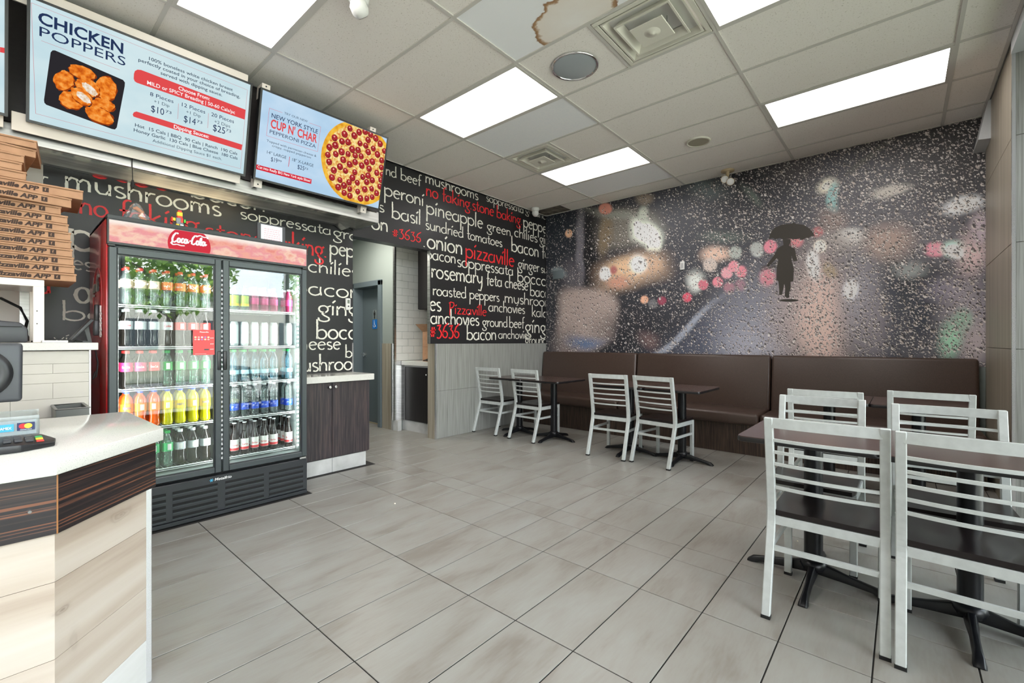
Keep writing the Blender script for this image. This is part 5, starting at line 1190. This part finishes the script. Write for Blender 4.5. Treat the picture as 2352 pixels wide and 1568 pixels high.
def put_drink(kind, x, y, z, label, group):
    k = KIND[kind]
    if kind not in proto:
        cz, cr_ = ((.228, .247), .0155)
        if k[2] is P_gls: cz, cr_ = (.236, .245), .0145
        if k[2] is P_sml: cz, cr_ = (.172, .188), .0155
        o = drink(k[0], k[1], k[2], k[3], k[4], k[5], k[6], k[7], k[8], BAND.get(kind), cz, cr_); proto[kind] = o
    else: o = copy_tree(proto[kind])
    o.location = (x, y, z); o.rotation_euler = (0, 0, random.uniform(-.2, .2)); o['label'] = label; o['group'] = group
YL = [.563, .634, .706, .779, .852, .927, 1.002]; YR = [1.112, 1.183, 1.254, 1.326, 1.398, 1.470, 1.541, 1.600]
YR = [1.120+.0705*k for k in range(7)]; YR[-1] = 1.588
ORD = ['first', 'second', 'third', 'fourth', 'fifth', 'sixth', 'seventh']
SHN = ['top shelf', 'second shelf', 'third shelf', 'fourth shelf', 'bottom shelf']
ROWL = [['clr_wh', 'clr_wh', 'clr_wh', 'clr_or', 'clr_or', 'clr_or', 'clr_or'], ['diet', 'diet2', 'diet2', 'diet', 'cola', 'cola', 'cola'], ['cherry', 'cherry', 'colar', 'ginger', 'ginger', 'ginger', 'ginger'],
        ['fanta', 'fantab', 'fantab', 'pineb', 'pine', 'pineb', 'pine'], ['sprite', 'sprite', 'sprite', 'sprite', 'zero', 'zero', 'zero']]
ROWR = [['lemon', 'lemon', 'lemon', 'pink', 'pink', 'pink', 'pink'], ['can']*7, ['water']*7, ['smart']*7, ['colar', 'brio', 'brio', 'brio', 'brio', 'brio', 'brio']]
for side, rows, ys in (('left', ROWL, YL), ('right', ROWR, YR)):
    for r, row in enumerate(rows):
        for dep in range(3 if r == 4 else 2):
            for i, kd in enumerate(row):
                if side == 'right' and r == 1 and dep: continue
                lab = KIND[kd][-1]+', '+ORD[i]+' on '+SHN[r]+', '+side+' door'
                if dep: lab = ('rear ' if dep == 1 else 'rearmost ')+lab
                wlist = lab.split()
                if len(wlist) > 16: lab = lab.replace(' looking', '').replace('showing its', 'with'); 
                if len(lab.split()) > 16: lab = lab.replace(' and white cap', '').replace(' and red cap', '').replace(' and blue cap', '').replace(' and green cap', '').replace(' and black cap', '')
                put_drink(kd, -3.832-.076*dep, ys[i]+random.uniform(-.0008, .0008), SHZ[r], lab, 'drinks on the %s behind the %s door' % (SHN[r], side))

# =================================================================== THINGS ON THE FRIDGE
FT = 2.012
t = thing('framed_notice', 'small framed notice standing on top of the fridge', 'notice', (-3.75, 1.425, FT))
q = [(1.322, 2.012), (1.530, 2.012), (1.530, 2.150), (1.322, 2.150)]
B(-3.765, -3.745, 1.322, 1.530, FT, 2.152).build('frame', M_gplastic, t, bevel=.003, seg=1)
B(-3.745, -3.743, 1.347, 1.505, FT+.008, 2.142).build('paper', mat('pale blue paper', srgb(212, 220, 228), .3), t)
nr = random.Random(3)
sk = MB()
for k in range(6):
    z = 2.03+k*.016; y = 1.37
    while y < 1.48: w_ = nr.uniform(.006, .018); sk.box(-3.743, -3.7424, y, y+w_, z, z+.004); y += w_+.005
sk.build('faint_print', mat('faint pink print', srgb(206, 150, 160), .6), t, kind='stuff')
t = thing('toy_figure', 'toy robot figure built of coloured plastic bricks on the fridge', 'toy', (-3.74, .826, FT))
M_y, M_r_, M_g_, M_w_, M_gr = c_('yellow brick', 240, 200, 40), c_('red brick', 214, 50, 40), c_('green brick', 70, 190, 60), c_('white brick', 235, 235, 235), c_('grey brick', 120, 124, 130)
for (nm, y0, y1, z0, z1, m) in (('foot', .806, .824, 0, .022, M_y), ('foot', .828, .848, 0, .022, M_w_), ('hips', .808, .846, .022, .034, M_gr), ('torso', .806, .832, .034, .064, M_gr), ('torso_side', .832, .846, .034, .064, M_r_), ('arm', .788, .803, .04, .06, M_y), ('arm', .85, .86, .036, .06, M_g_), ('hand', .779, .787, .034, .064, M_r_), ('hand', .862, .872, .030, .05, M_r_), ('neck', .812, .842, .064, .078, M_r_), ('head', .812, .842, .078, .104, M_y), ('hat', .817, .837, .104, .116, M_r_)):
    B(-3.75, -3.725, y0, y1, FT+z0, FT+z1).build(nm, m, t, bevel=.001, seg=1)
t = thing('toy_in_bag', 'orange toy inside a crumpled clear plastic bag on the fridge', 'toy', (-3.76, .61, FT))
m = MB(); rn = random.Random(5); n = 14; V = []
prof = [(.085, .0), (.088, .012), (.07, .03), (.05, .055), (.035, .085), (.02, .105), (.001, .112)]
for (r, z) in prof:
    for k in range(n): a = 2*pi*k/n; rr = r*(1+rn.uniform(-.18, .18)); V.append((-3.76+rr*cos(a)*.5, .61+rr*sin(a)*1.0-.01*z/.1, FT+.001+z*(1+rn.uniform(-.1, .1))))
Fz = [(n*i+k, n*i+(k+1) % n, n*i+n+(k+1) % n, n*i+n+k) for i in range(len(prof)-1) for k in range(n)]
m.add(V, Fz).build('plastic_bag', M_acryl, t)
M_or = c_('orange toy', 240, 130, 40)
MB().tube([(-3.76, .645, FT+.012), (-3.76, .62, FT+.04), (-3.76, .63, FT+.065), (-3.76, .60, FT+.088), (-3.76, .585, FT+.08)], [.016, .012, .012, .014, .008], 10).build('orange_toy', M_or, t)
MB().lathe([(.001, 0), (.03, .002), (.028, .012), (.001, .016)], 14, (-3.755, .575, FT+.003)).build('blue_disc', c_('blue toy', 50, 120, 170), t)

# =================================================================== CABINET RIGHT OF THE FRIDGE
t = thing('base_cabinet', 'dark walnut base cabinet with two doors right of the fridge', 'cabinet', (-4.25, 2.08, 0))
B(-4.44, -4.075, 1.69, 2.468, .135, .846).build('body', M_walnut, t)
for (y0, y1) in ((1.69, 2.077), (2.081, 2.470)):
    d = B(-4.073, -4.052, y0, y1, .145, .846).build('door', M_walnut, t, bevel=.0015, seg=1)
    ky = 2.052 if y0 < 2 else 2.108
    MB().tube([(-4.052, ky, .806), (-4.036, ky, .806)], [.006, .007], 10).tube([(-4.038, ky, .806), (-4.034, ky, .806), (-4.028, ky, .806), (-4.026, ky, .806)], [.008, .0145, .0145, .009], 14).build('knob', M_knob, d)
for (y0, y1) in ((1.69, 2.086), (2.089, 2.440)): B(-4.43, -4.066, y0, y1, 0, .135).build('toe_tile', M_toe, t, bevel=.001, seg=1)
o = B(-4.455, -4.015, 1.672, 2.505, .852, .912).build('countertop', M_quartz, bevel=.003, seg=1); tag(o, 'thick white quartz top on the walnut cabinet beside the fridge', 'countertop')

# =================================================================== KNEE WALL AND ITS THINGS
kw = thing('knee_wall', 'cream tiled half wall left of the fridge with quartz capping', 'half wall', (-3.6, -.5, 0)); kw['kind'] = 'structure'
B(-3.80, -3.508, YB, .350, 0, 1.180).build('core', mat('cream grout', srgb(160, 154, 144), .8), kw)
ze = [.02, .22, .42, .62, .82, .92, 1.005, 1.057, 1.11, 1.180]
for r, (a, b) in enumerate(zip(ze[:-1], ze[1:])):
    y = .350; first = .145 if r % 2 else .30
    while y > -1.2:
        y2 = y-first; first = .30
        B(-3.508, -3.498, y2+.0004, y-.0004, a+.0005, b-.0005).build('wall_tile', M_ctile, kw, bevel=.0008, seg=1); y = y2
    B(-3.508, -3.498, YB, y, a, b).build('wall_tile', M_ctile, kw)
B(-3.81, -3.494, .350, .357, 0, 1.183).build('edge_trim', M_trim, kw)
cap_ = B(-3.86, -3.46, YB, .385, 1.184, 1.225).build('capping_slab', M_quartz, bevel=.002, seg=1); tag(cap_, 'white quartz capping on the cream tiled half wall', 'countertop')
# pass-through frame
t = thing('serving_frame', 'white metal shelf frame standing on the half wall under the pizza boxes', 'shelf frame', (-3.62, -.2, 1.226))
MB().box(-3.64, -3.60, .135, .178, 1.226, 1.535).build('post', M_rail, t, bevel=.002, seg=1)
MB().box(-4.02, -3.60, -1.0, .178, 1.535, 1.572).build('top_shelf', M_rail, t, bevel=.002, seg=1)
MB().box(-4.02, -3.98, .135, .178, 1.226, 1.535).build('post', M_rail, t, bevel=.002, seg=1)
MB().box(-3.64, -3.60, -1.0, -.957, 1.226, 1.535).build('post', M_rail, t, bevel=.002, seg=1)
for z in (1.33, 1.40): MB().tube([(-3.60+.001, .15, z), (-3.596, .15, z)], .003, 6).build('screw', M_rubber, t)
# pipe and cables beyond the frame
o = MB().box(-4.30, -4.22, .10, .16, 1.25, 2.0).build('wall_conduit', M_steel); tag(o, 'steel conduit on the cream tiles behind the serving frame', 'conduit')
o = MB().tube([(-4.2, .02, 1.50), (-4.1, .10, 1.44), (-4.12, .13, 1.36), (-4.15, .12, 1.30), (-4.2, .14, 1.24)], .008, 6).build('black_cable', M_rubber); tag(o, 'black cable hanging behind the serving frame', 'cable')
# pizza boxes: (right edge y, z bottom, yaw, front x, tall, has print)
kx = lambda u: atX(u, 600, -3.6).y
BOX = [(175, 0, -3.60, 1), (171, 0, -3.60, 1), (169, 0, -3.60, 1), (166, 0, -3.60, 1), (163, 0, -3.60, 1), (162, 0, -3.60, 1), (157, 0, -3.60, 1), (155, 0, -3.60, 1), (140, 0, -3.60, 1), (164, 9, -3.60, 1), (190, -2, -3.59, 1), (60, 0, -3.6, 0), (50, 0, -3.6, 0), (55, -3, -3.6, 0), (83, 4, -3.62, 0), (84, -5, -3.6, 0)]
z = 1.574
for n, (u, yaw, fx, pr) in enumerate(BOX):
    h = .0468 if n < 9 else (.056 if n < 11 else .046)
    if n >= 11: h = .046
    y1 = kx(u); S = .41
    nm = ['bottom of the stack', 'second from bottom', 'third from bottom', 'fourth from bottom', 'fifth from bottom', 'sixth from bottom', 'seventh from bottom', 'eighth from bottom', 'ninth from bottom, pushed back', 'tenth from bottom, turned askew', 'the highest one with print', 'first plain one above the print', 'second plain one above the print', 'third plain one above the print', 'fourth plain one above the print', 'topmost of the stack'][n]
    t = thing('pizza_box', 'brown cardboard pizza box, '+nm, 'box', (fx, y1, z), 'stacked pizza boxes on the serving frame', local=True, rot=radians(yaw))
    m = MB(); g_ = .0015
    m.box(-S, 0, -S, 0, g_, h-.006).build('tray', M_card, t, bevel=.002, seg=1)
    MB().box(-S-.002, .0025, -S-.002, .0025, h-.010, h-.001).build('lid', M_card, t, bevel=.0015, seg=1)
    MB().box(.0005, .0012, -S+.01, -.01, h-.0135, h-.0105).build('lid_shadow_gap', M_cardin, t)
    if pr:
        dx = .001
        # printed words end left of the little f badge
        ye = -.0648 if n not in (8, 9, 10) else (-.062, -.098, -.150)[n-8]
        if n == 10: ye = -.138
        badge = MB().prism([(dx, ye-.024, h*.2), (dx, ye, h*.2), (dx, ye, h*.2+.0255), (dx, ye-.024, h*.2+.0255)], (.0006, 0, 0)).build('badge', M_print, t, bevel=0)
        text_mb('f', lambda s, q, ye=ye, h=h: Vector((dx+.001, ye-.016+s, h*.2+.006+q)), None, .014, .01).build('badge_letter', M_card, badge)
        text_mb('GET THE Pizzaville APP', lambda s, q, ye=ye, h=h: Vector((dx, ye-.40+s+q*.2, h*.22+q)), .36, .0225, .05).build('printed_words', M_print, t)
    z += h
# bag / printer / tablet / pad on the half wall
t = thing('receipt_printer', 'grey rounded machine on the half wall under the serving frame', 'printer', (-3.66, .0, 1.226))
MB().prism([(-3.78, -.30, 1.226), (-3.78, .118, 1.226), (-3.78, .118, 1.30), (-3.78, .09, 1.335), (-3.78, .0, 1.345), (-3.78, -.30, 1.345)], (.17, 0, 0)).build('body', M_gplastic, t, bevel=.012)
MB().box(-3.612, -3.606, -.2, .095, 1.31, 1.314).build('seam', M_rubber, t)
o = MB().box(-3.60, -3.50, .165, .265, 1.2255, 1.238).build('order_pad', M_white, bevel=.002); tag(o, 'white pad lying on the half wall between frame and tablet', 'pad')
t = thing('tablet_stand', 'black tablet leaning on a stand beside the red fridge side', 'tablet', (-3.62, .32, 1.226))
MB().prism([(-3.62, .272, 1.240), (-3.62, .286, 1.233), (-3.62, .372, 1.355), (-3.62, .358, 1.362)], (.12, 0, 0)).build('tablet_body', M_bplastic, t, bevel=.003)
MB().bar([(-3.58, .30, 1.229), (-3.58, .362, 1.229), (-3.58, .345, 1.32)], .02, .006, (1, 0, 0)).build('stand', M_bplastic, t)
o = MB().tube([(-3.64, .13, 1.232), (-3.60, .20, 1.246), (-3.56, .27, 1.24), (-3.58, .33, 1.231)], .004, 6).build('black_cable', M_rubber); tag(o, 'black cable running along the half wall to the tablet', 'cable')
t = thing('phone_holder', 'black phone in a holder clipped to the red fridge side', 'phone', (-3.9, .43, 1.36))
MB().box(-3.97, -3.90, .418, .444, 1.36, 1.47).build('holder', M_bplastic, t, bevel=.006); MB().box(-3.95, -3.88, .412, .444, 1.27, 1.37).build('handset', M_gplastic, t, bevel=.008)
t = MB().bar([(-3.83, .436, 1.26), (-3.83, .436, 1.46)], .008, .008, (0, 1, 0))
for z in (1.30, 1.33, 1.36, 1.39, 1.42):
    for s in (-1, 1): t.bar([(-3.83, .436, z), (-3.83+s*.024, .436, z-.015 if z > 1.34 else z-.03)], .007, .007, (0, 1, 0))
o = t.build('arrow_ornament', M_white); tag(o, 'white feathered arrow ornament on the red fridge side', 'ornament')
# cable in the gap
o = MB().tube([(-3.72, .40, 1.18), (-3.70, .41, 1.1), (-3.68, .40, 1.02), (-3.70, .385, 1.0), (-3.72, .40, 1.05)], .004, 6).build('black_cable', M_rubber); tag(o, 'looped black cable in the gap beside the fridge', 'cable')
# hand sink
t = thing('hand_sink', 'small stainless hand sink on the cream tiled half wall', 'sink', (-3.4, .23, .74))
m = MB()
M_dsteel = mat('dark worn steel', (.16, .16, .155, 1), .35, .9)
for (x0, x1, y0, y1) in ((-3.496, -3.49, .20, .325), (-3.24, -3.234, .20, .325), (-3.49, -3.24, .20, .206), (-3.49, -3.24, .319, .325)): m.box(x0, x1, y0, y1, .76, .882)
m.box(-3.496, -3.234, .20, .325, .755, .762).build('basin', M_dsteel, t)
m = MB()
for (x0, x1, y0, y1) in ((-3.497, -3.485, .197, .330), (-3.244, -3.230, .197, .330), (-3.485, -3.244, .197, .209), (-3.485, -3.244, .316, .330)): m.box(x0, x1, y0, y1, .882, .888)
m.build('rim', M_dsteel, t, bevel=.002, seg=1)
MB().tube([(-3.37, .25, .755), (-3.37, .25, .60), (-3.45, .25, .56)], .018, 10).build('drain_pipe', M_chrome, t)

# =================================================================== FRONT COUNTER
cn = thing('service_counter', 'angled service counter clad in pale oak with striped ebony band', 'counter', (-2.3, -.5, 0))
def extrude_poly(P, z0, z1): return MB().prism([(x, y, z0) for x, y in P], (0, 0, z1-z0))
core = [(-1.80, YB+.02), (-1.80, .095), (-2.065, .335), (-2.60, .335), (-2.60, YB+.02)]
extrude_poly(core, 0, .868).build('core', M_dark, cn)
def facing(p, q, z0, z1, th, m, nm, bev=.0015):
    p = Vector((p[0], p[1], 0)); q = Vector((q[0], q[1], 0)); d = (q-p).normalized(); n = Vector((d.y, -d.x, 0))
    a, b = p+Vector((0, 0, z0)), q+Vector((0, 0, z0))
    MB().prism([a, b, b+Vector((0, 0, z1-z0)), a+Vector((0, 0, z1-z0))], n*th).build(nm, m, cn, bevel=bev, seg=1)
def mitre(P, th):
    out = []
    for i, p in enumerate(P):
        ns_ = []
        for a, b in ((i-1, i), (i, i+1)):
            if a < 0 or b >= len(P): continue
            d = (Vector(P[b])-Vector(P[a])).normalized(); ns_.append(Vector((d.y, -d.x)))
        n = sum(ns_, Vector((0, 0))).normalized(); out.append(tuple(Vector(p)+n*th/n.dot(ns_[0])))
    return out
def clad(P, z0, z1, th, m, nm, bev):
    O = mitre(P, th)
    for i in range(len(P)-1):
        MB().prism([(P[i][0], P[i][1], z0), (O[i][0], O[i][1], z0), (O[i+1][0], O[i+1][1], z0), (P[i+1][0], P[i+1][1], z0)], (0, 0, z1-z0)).build(nm, m, cn, bevel=bev, seg=1)
AP = [(-1.797, -1.6), (-1.797, .098), (-2.073, .345), (-2.60, .345)]
M_toewh = nmat('white scuffed base board', [(.3, srgb(196, 196, 192)), (.7, srgb(216, 216, 214))], (3, 3, 12), .5)
for (z0, z1) in ((.157, .348), (.348, .563), (.563, .700)):
    clad(AP, z0+.0006, z1-.0006, .022, M_oak, 'oak_plank', .0005)
clad(AP, 0., .156, .022, M_toewh, 'base_board', .001)
clad([(-1.788, -1.6), (-1.788, .102), (-2.078, .360), (-2.60, .360)], .700, .867, .026, M_ebony, 'ebony_panel', .0005)
M_cop = mat('copper brown edge strip', srgb(140, 92, 44), .4)
MB().box(-1.7640, -1.7608, .1105, .1137, .700, .866).build('corner_strip', M_cop, cn)
MB().box(-2.078, -2.052, .352, .372, .0, .700).build('edge_trim', M_trim, cn, bevel=.002, seg=1)
MB().tube([(-1.772, .06, .775), (-1.757, .06, .775)], .004, 8).build('screw', M_chrome, cn)
slab = [(-1.722, YB+.02), (-1.722, .107), (-2.048, .405), (-2.66, .392), (-2.72, YB+.02)]
o = extrude_poly(slab, .869, .914).build('counter_slab', M_quartz, bevel=.003, seg=2); tag(o, 'white speckled quartz top of the angled service counter', 'countertop')
# display back of the till
t = thing('till_display', 'dark grey till display seen from behind at the left edge', 'monitor', (-2.28, -.12, .914))
M = Matrix.Translation((-2.26, 0, 0))
MB().prism([(-2.30, -.33, 1.027), (-2.30, .060, 1.027), (-2.312, .062, 1.226), (-2.312, -.33, 1.226)], (.04, 0, 0)).build('housing', M_gplastic, t, bevel=.012, seg=3)
b = MB().lathe([(.001, .006), (.05, .006), (.056, .010), (.075, .010), (.080, .004), (.085, .0)], 40).build('round_boss', M_bplastic, t)
b.rotation_euler = (0, pi/2, 0); b.location = Vector((-2.258, -.045, 1.125))-Vector(t.location)
MB().box(-2.34, -2.30, -.20, -.08, .93, 1.10).build('neck', M_bplastic, t, bevel=.004); MB().box(-2.44, -2.24, -.24, -.04, .915, .932).build('base', M_bplastic, t, bevel=.006)
# acrylic holder with card stickers
hx = -2.235
t = thing('acrylic_holder', 'clear acrylic holder with two payment card stickers on the counter', 'holder', (hx, .03, .914))
MB().box(hx, hx+.003, -.12, .098, .916, .980).build('front_wall', M_acryl, t); MB().box(hx-.15, hx-.147, -.12, .104, .916, .985).build('back_wall', M_acryl, t)
MB().box(hx-.147, hx, .096, .099, .916, .980).build('end_wall', M_acryl, t); MB().box(hx-.15, hx+.003, -.12, .099, .9145, .917).build('floor', M_acryl, t)
B(hx-.01, hx-.004, -.12, .092, .918, .965).build('paper_insert', mat('white paper', srgb(226, 230, 236), .6), t)
s1_ = B(hx+.003, hx+.0036, .004, .040, .932, .956).build('blue_card_sticker', mat('sky blue sticker', srgb(60, 160, 224), .4), t)
text_mb('AMEX', lambda s, q: Vector((hx+.0042, .009+s, .939+q)), .026, .008, .02).build('sticker_text', M_white, s1_)
s2_ = B(hx+.003, hx+.0036, .047, .088, .932, .958).build('navy_card_sticker', mat('navy sticker', srgb(28, 40, 84), .4), t)
for (yc, m_) in ((.0605, mat('sticker red', srgb(220, 30, 40), .4)), (.0725, mat('sticker amber', srgb(240, 180, 60), .4))):
    MB().prism([(hx+.0037+(.0003 if yc > .065 else 0), yc+.0095*cos(a*pi/12), .9465+.0085*sin(a*pi/12)) for a in range(24)], (.0003, 0, 0)).build('sticker_disc', m_, s2_)
text_mb('mastercard', lambda s, q: Vector((hx+.0042, .054+s, .9335+q)), .026, .0035, .01).build('sticker_text', M_white, s2_)
# card terminal
t = thing('card_terminal', 'black card payment terminal lying on the quartz counter', 'payment terminal', (-1.96, .03, .914))
P0 = [(-1.895, -.13), (-1.893, .046), (-1.935, .118), (-2.005, .124), (-2.075, .098), (-2.08, -.13)]
MB().add([(x, y, .9155) for x, y in P0]+[(x, y, .940 if i in (0, 5) else (.936 if i in (1, 4) else .928)) for i, (x, y) in enumerate(P0)], [(5, 4, 3, 2, 1, 0), (6, 7, 8, 9, 10, 11)]+[(i, (i+1) % 6, 6+(i+1) % 6, 6+i) for i in range(6)]).build('body', M_bplastic, t, bevel=.003, seg=2)
for i in range(3):
    for j in range(4):
        m_ = M_gplastic if j < 3 else [c_('key red', 214, 60, 50), c_('key yellow', 230, 200, 50), c_('key green', 60, 170, 90)][i]
        x = -2.045+.034*i if j < 3 else -1.955-.036*i; 
        yk = .022+.022*j; xk = -2.045+.042*i
        if j == 3: xk = -1.955-.042*i
        MB().box(xk-.012, xk+.012, yk-.008, yk+.008, .9365-.0025*max(j-1, 0), .941-.003*max(j-1, 0)).build('key', m_, t, bevel=.001, seg=1)
MB().box(-2.06, -1.915, -.12, .0, .939, .942).build('display', mat('terminal screen', srgb(120, 150, 170), .1), t)

# =================================================================== SMALL FLOOR THINGS
for (u, v, r, lab) in ((907, 1157, .007, 'small white crumb on the open floor in front of the cabinet'), (1832, 1243, .004, 'tiny crumb on a grout line beside the near table foot')):
    p = atZ(u, v, 0); o = MB().lathe([(.001, 0), (r, .001), (r*.8, r*.8), (.001, r)], 8, (p.x, p.y, .0005)).build('crumb', mat('cream crumb', srgb(235, 225, 200), .7)); tag(o, lab, 'crumb')

# =================================================================== OUTSIDE THE SHOP FRONT (seen in the glass)
struct(B(XF+.08, 3.4, -14, 24, -.2, -.08).build('pavement', mat('pale concrete', srgb(214, 210, 200), .8)))
struct(B(3.4, 5.2, -14, 24, -.2, -.1).build('lawn', mat('grass green', srgb(120, 130, 96), .9)))
struct(B(5.2, 11.5, -14, 24, -.2, -.15).build('road', mat('grey asphalt', srgb(150, 150, 148), .85)))
struct(B(11.5, 40, -20, 40, -.2, -.1).build('far_ground', mat('far grass', srgb(150, 154, 136), .9)))
M_leaf = nmat('leaf green', [(.3, srgb(100, 150, 50)), (.7, srgb(180, 216, 100))], (3, 3, 3), .6); M_bark = mat('grey bark', srgb(110, 104, 96), .9)
def tree(x, y, h, r, n, lab, seed):
    t = thing('street_tree', lab, 'tree', (x, y, -.1), 'trees outside the shop front'); rn = random.Random(seed)
    MB().tube([(x, y, -.1), (x+.05, y+.05, h*.4), (x-.05, y+.1, h*.7), (x, y, h)], [.16, .12, .08, .03], 10).build('trunk', M_bark, t)
    br = MB()
    for k in range(6):
        a = rn.uniform(0, 2*pi); z0 = h*rn.uniform(.4, .7); br.tube([(x, y, z0), (x+r*.5*cos(a), y+r*.5*sin(a), z0+h*.15), (x+r*.8*cos(a), y+r*.8*sin(a), z0+h*.2)], [.05, .03, .012], 6)
    br.build('branches', M_bark, t)
    m = MB()
    for k in range(n):
        while True:
            p = Vector((rn.uniform(-1, 1), rn.uniform(-1, 1), rn.uniform(-1, 1)))
            if p.length < 1: break
        c0 = Vector((x, y, h*.95))+Vector((p.x*r, p.y*r, p.z*h*.48)); q = Vector((rn.uniform(-1, 1), rn.uniform(-1, 1), rn.uniform(-1, 1))).normalized()*.12; s_ = q.cross(Vector((0, 0, 1))).normalized()*.07
        m.add([c0-q, c0+s_, c0+q, c0-s_], [(0, 1, 2, 3)])
    m.build('foliage', M_leaf, t, kind='stuff')
tree(9.2, 3.4, 4.2, 1.9, 3600, 'leafy green street tree outside the shop front, nearest the counter', 1)
tree(10.4, 8.4, 3.6, 1.2, 1200, 'slim green street tree outside the shop front, near the pillar', 2)
t = thing('far_building', 'long pale building across the road outside', 'building', (20, 8, -.1))
B(19, 24, -6, 22, -.1, 3.3).build('wall', mat('pale render', srgb(222, 220, 214), .8), t); B(18.8, 24.2, -6.2, 22.2, 3.3, 3.7).build('roof_edge', mat('grey fascia', srgb(120, 122, 124), .7), t)
for k in range(7): B(18.95, 19.02, -4+3.6*k, -2.2+3.6*k, .9, 2.3).build('window', mat('dark glass window', srgb(60, 70, 76), .1), t)
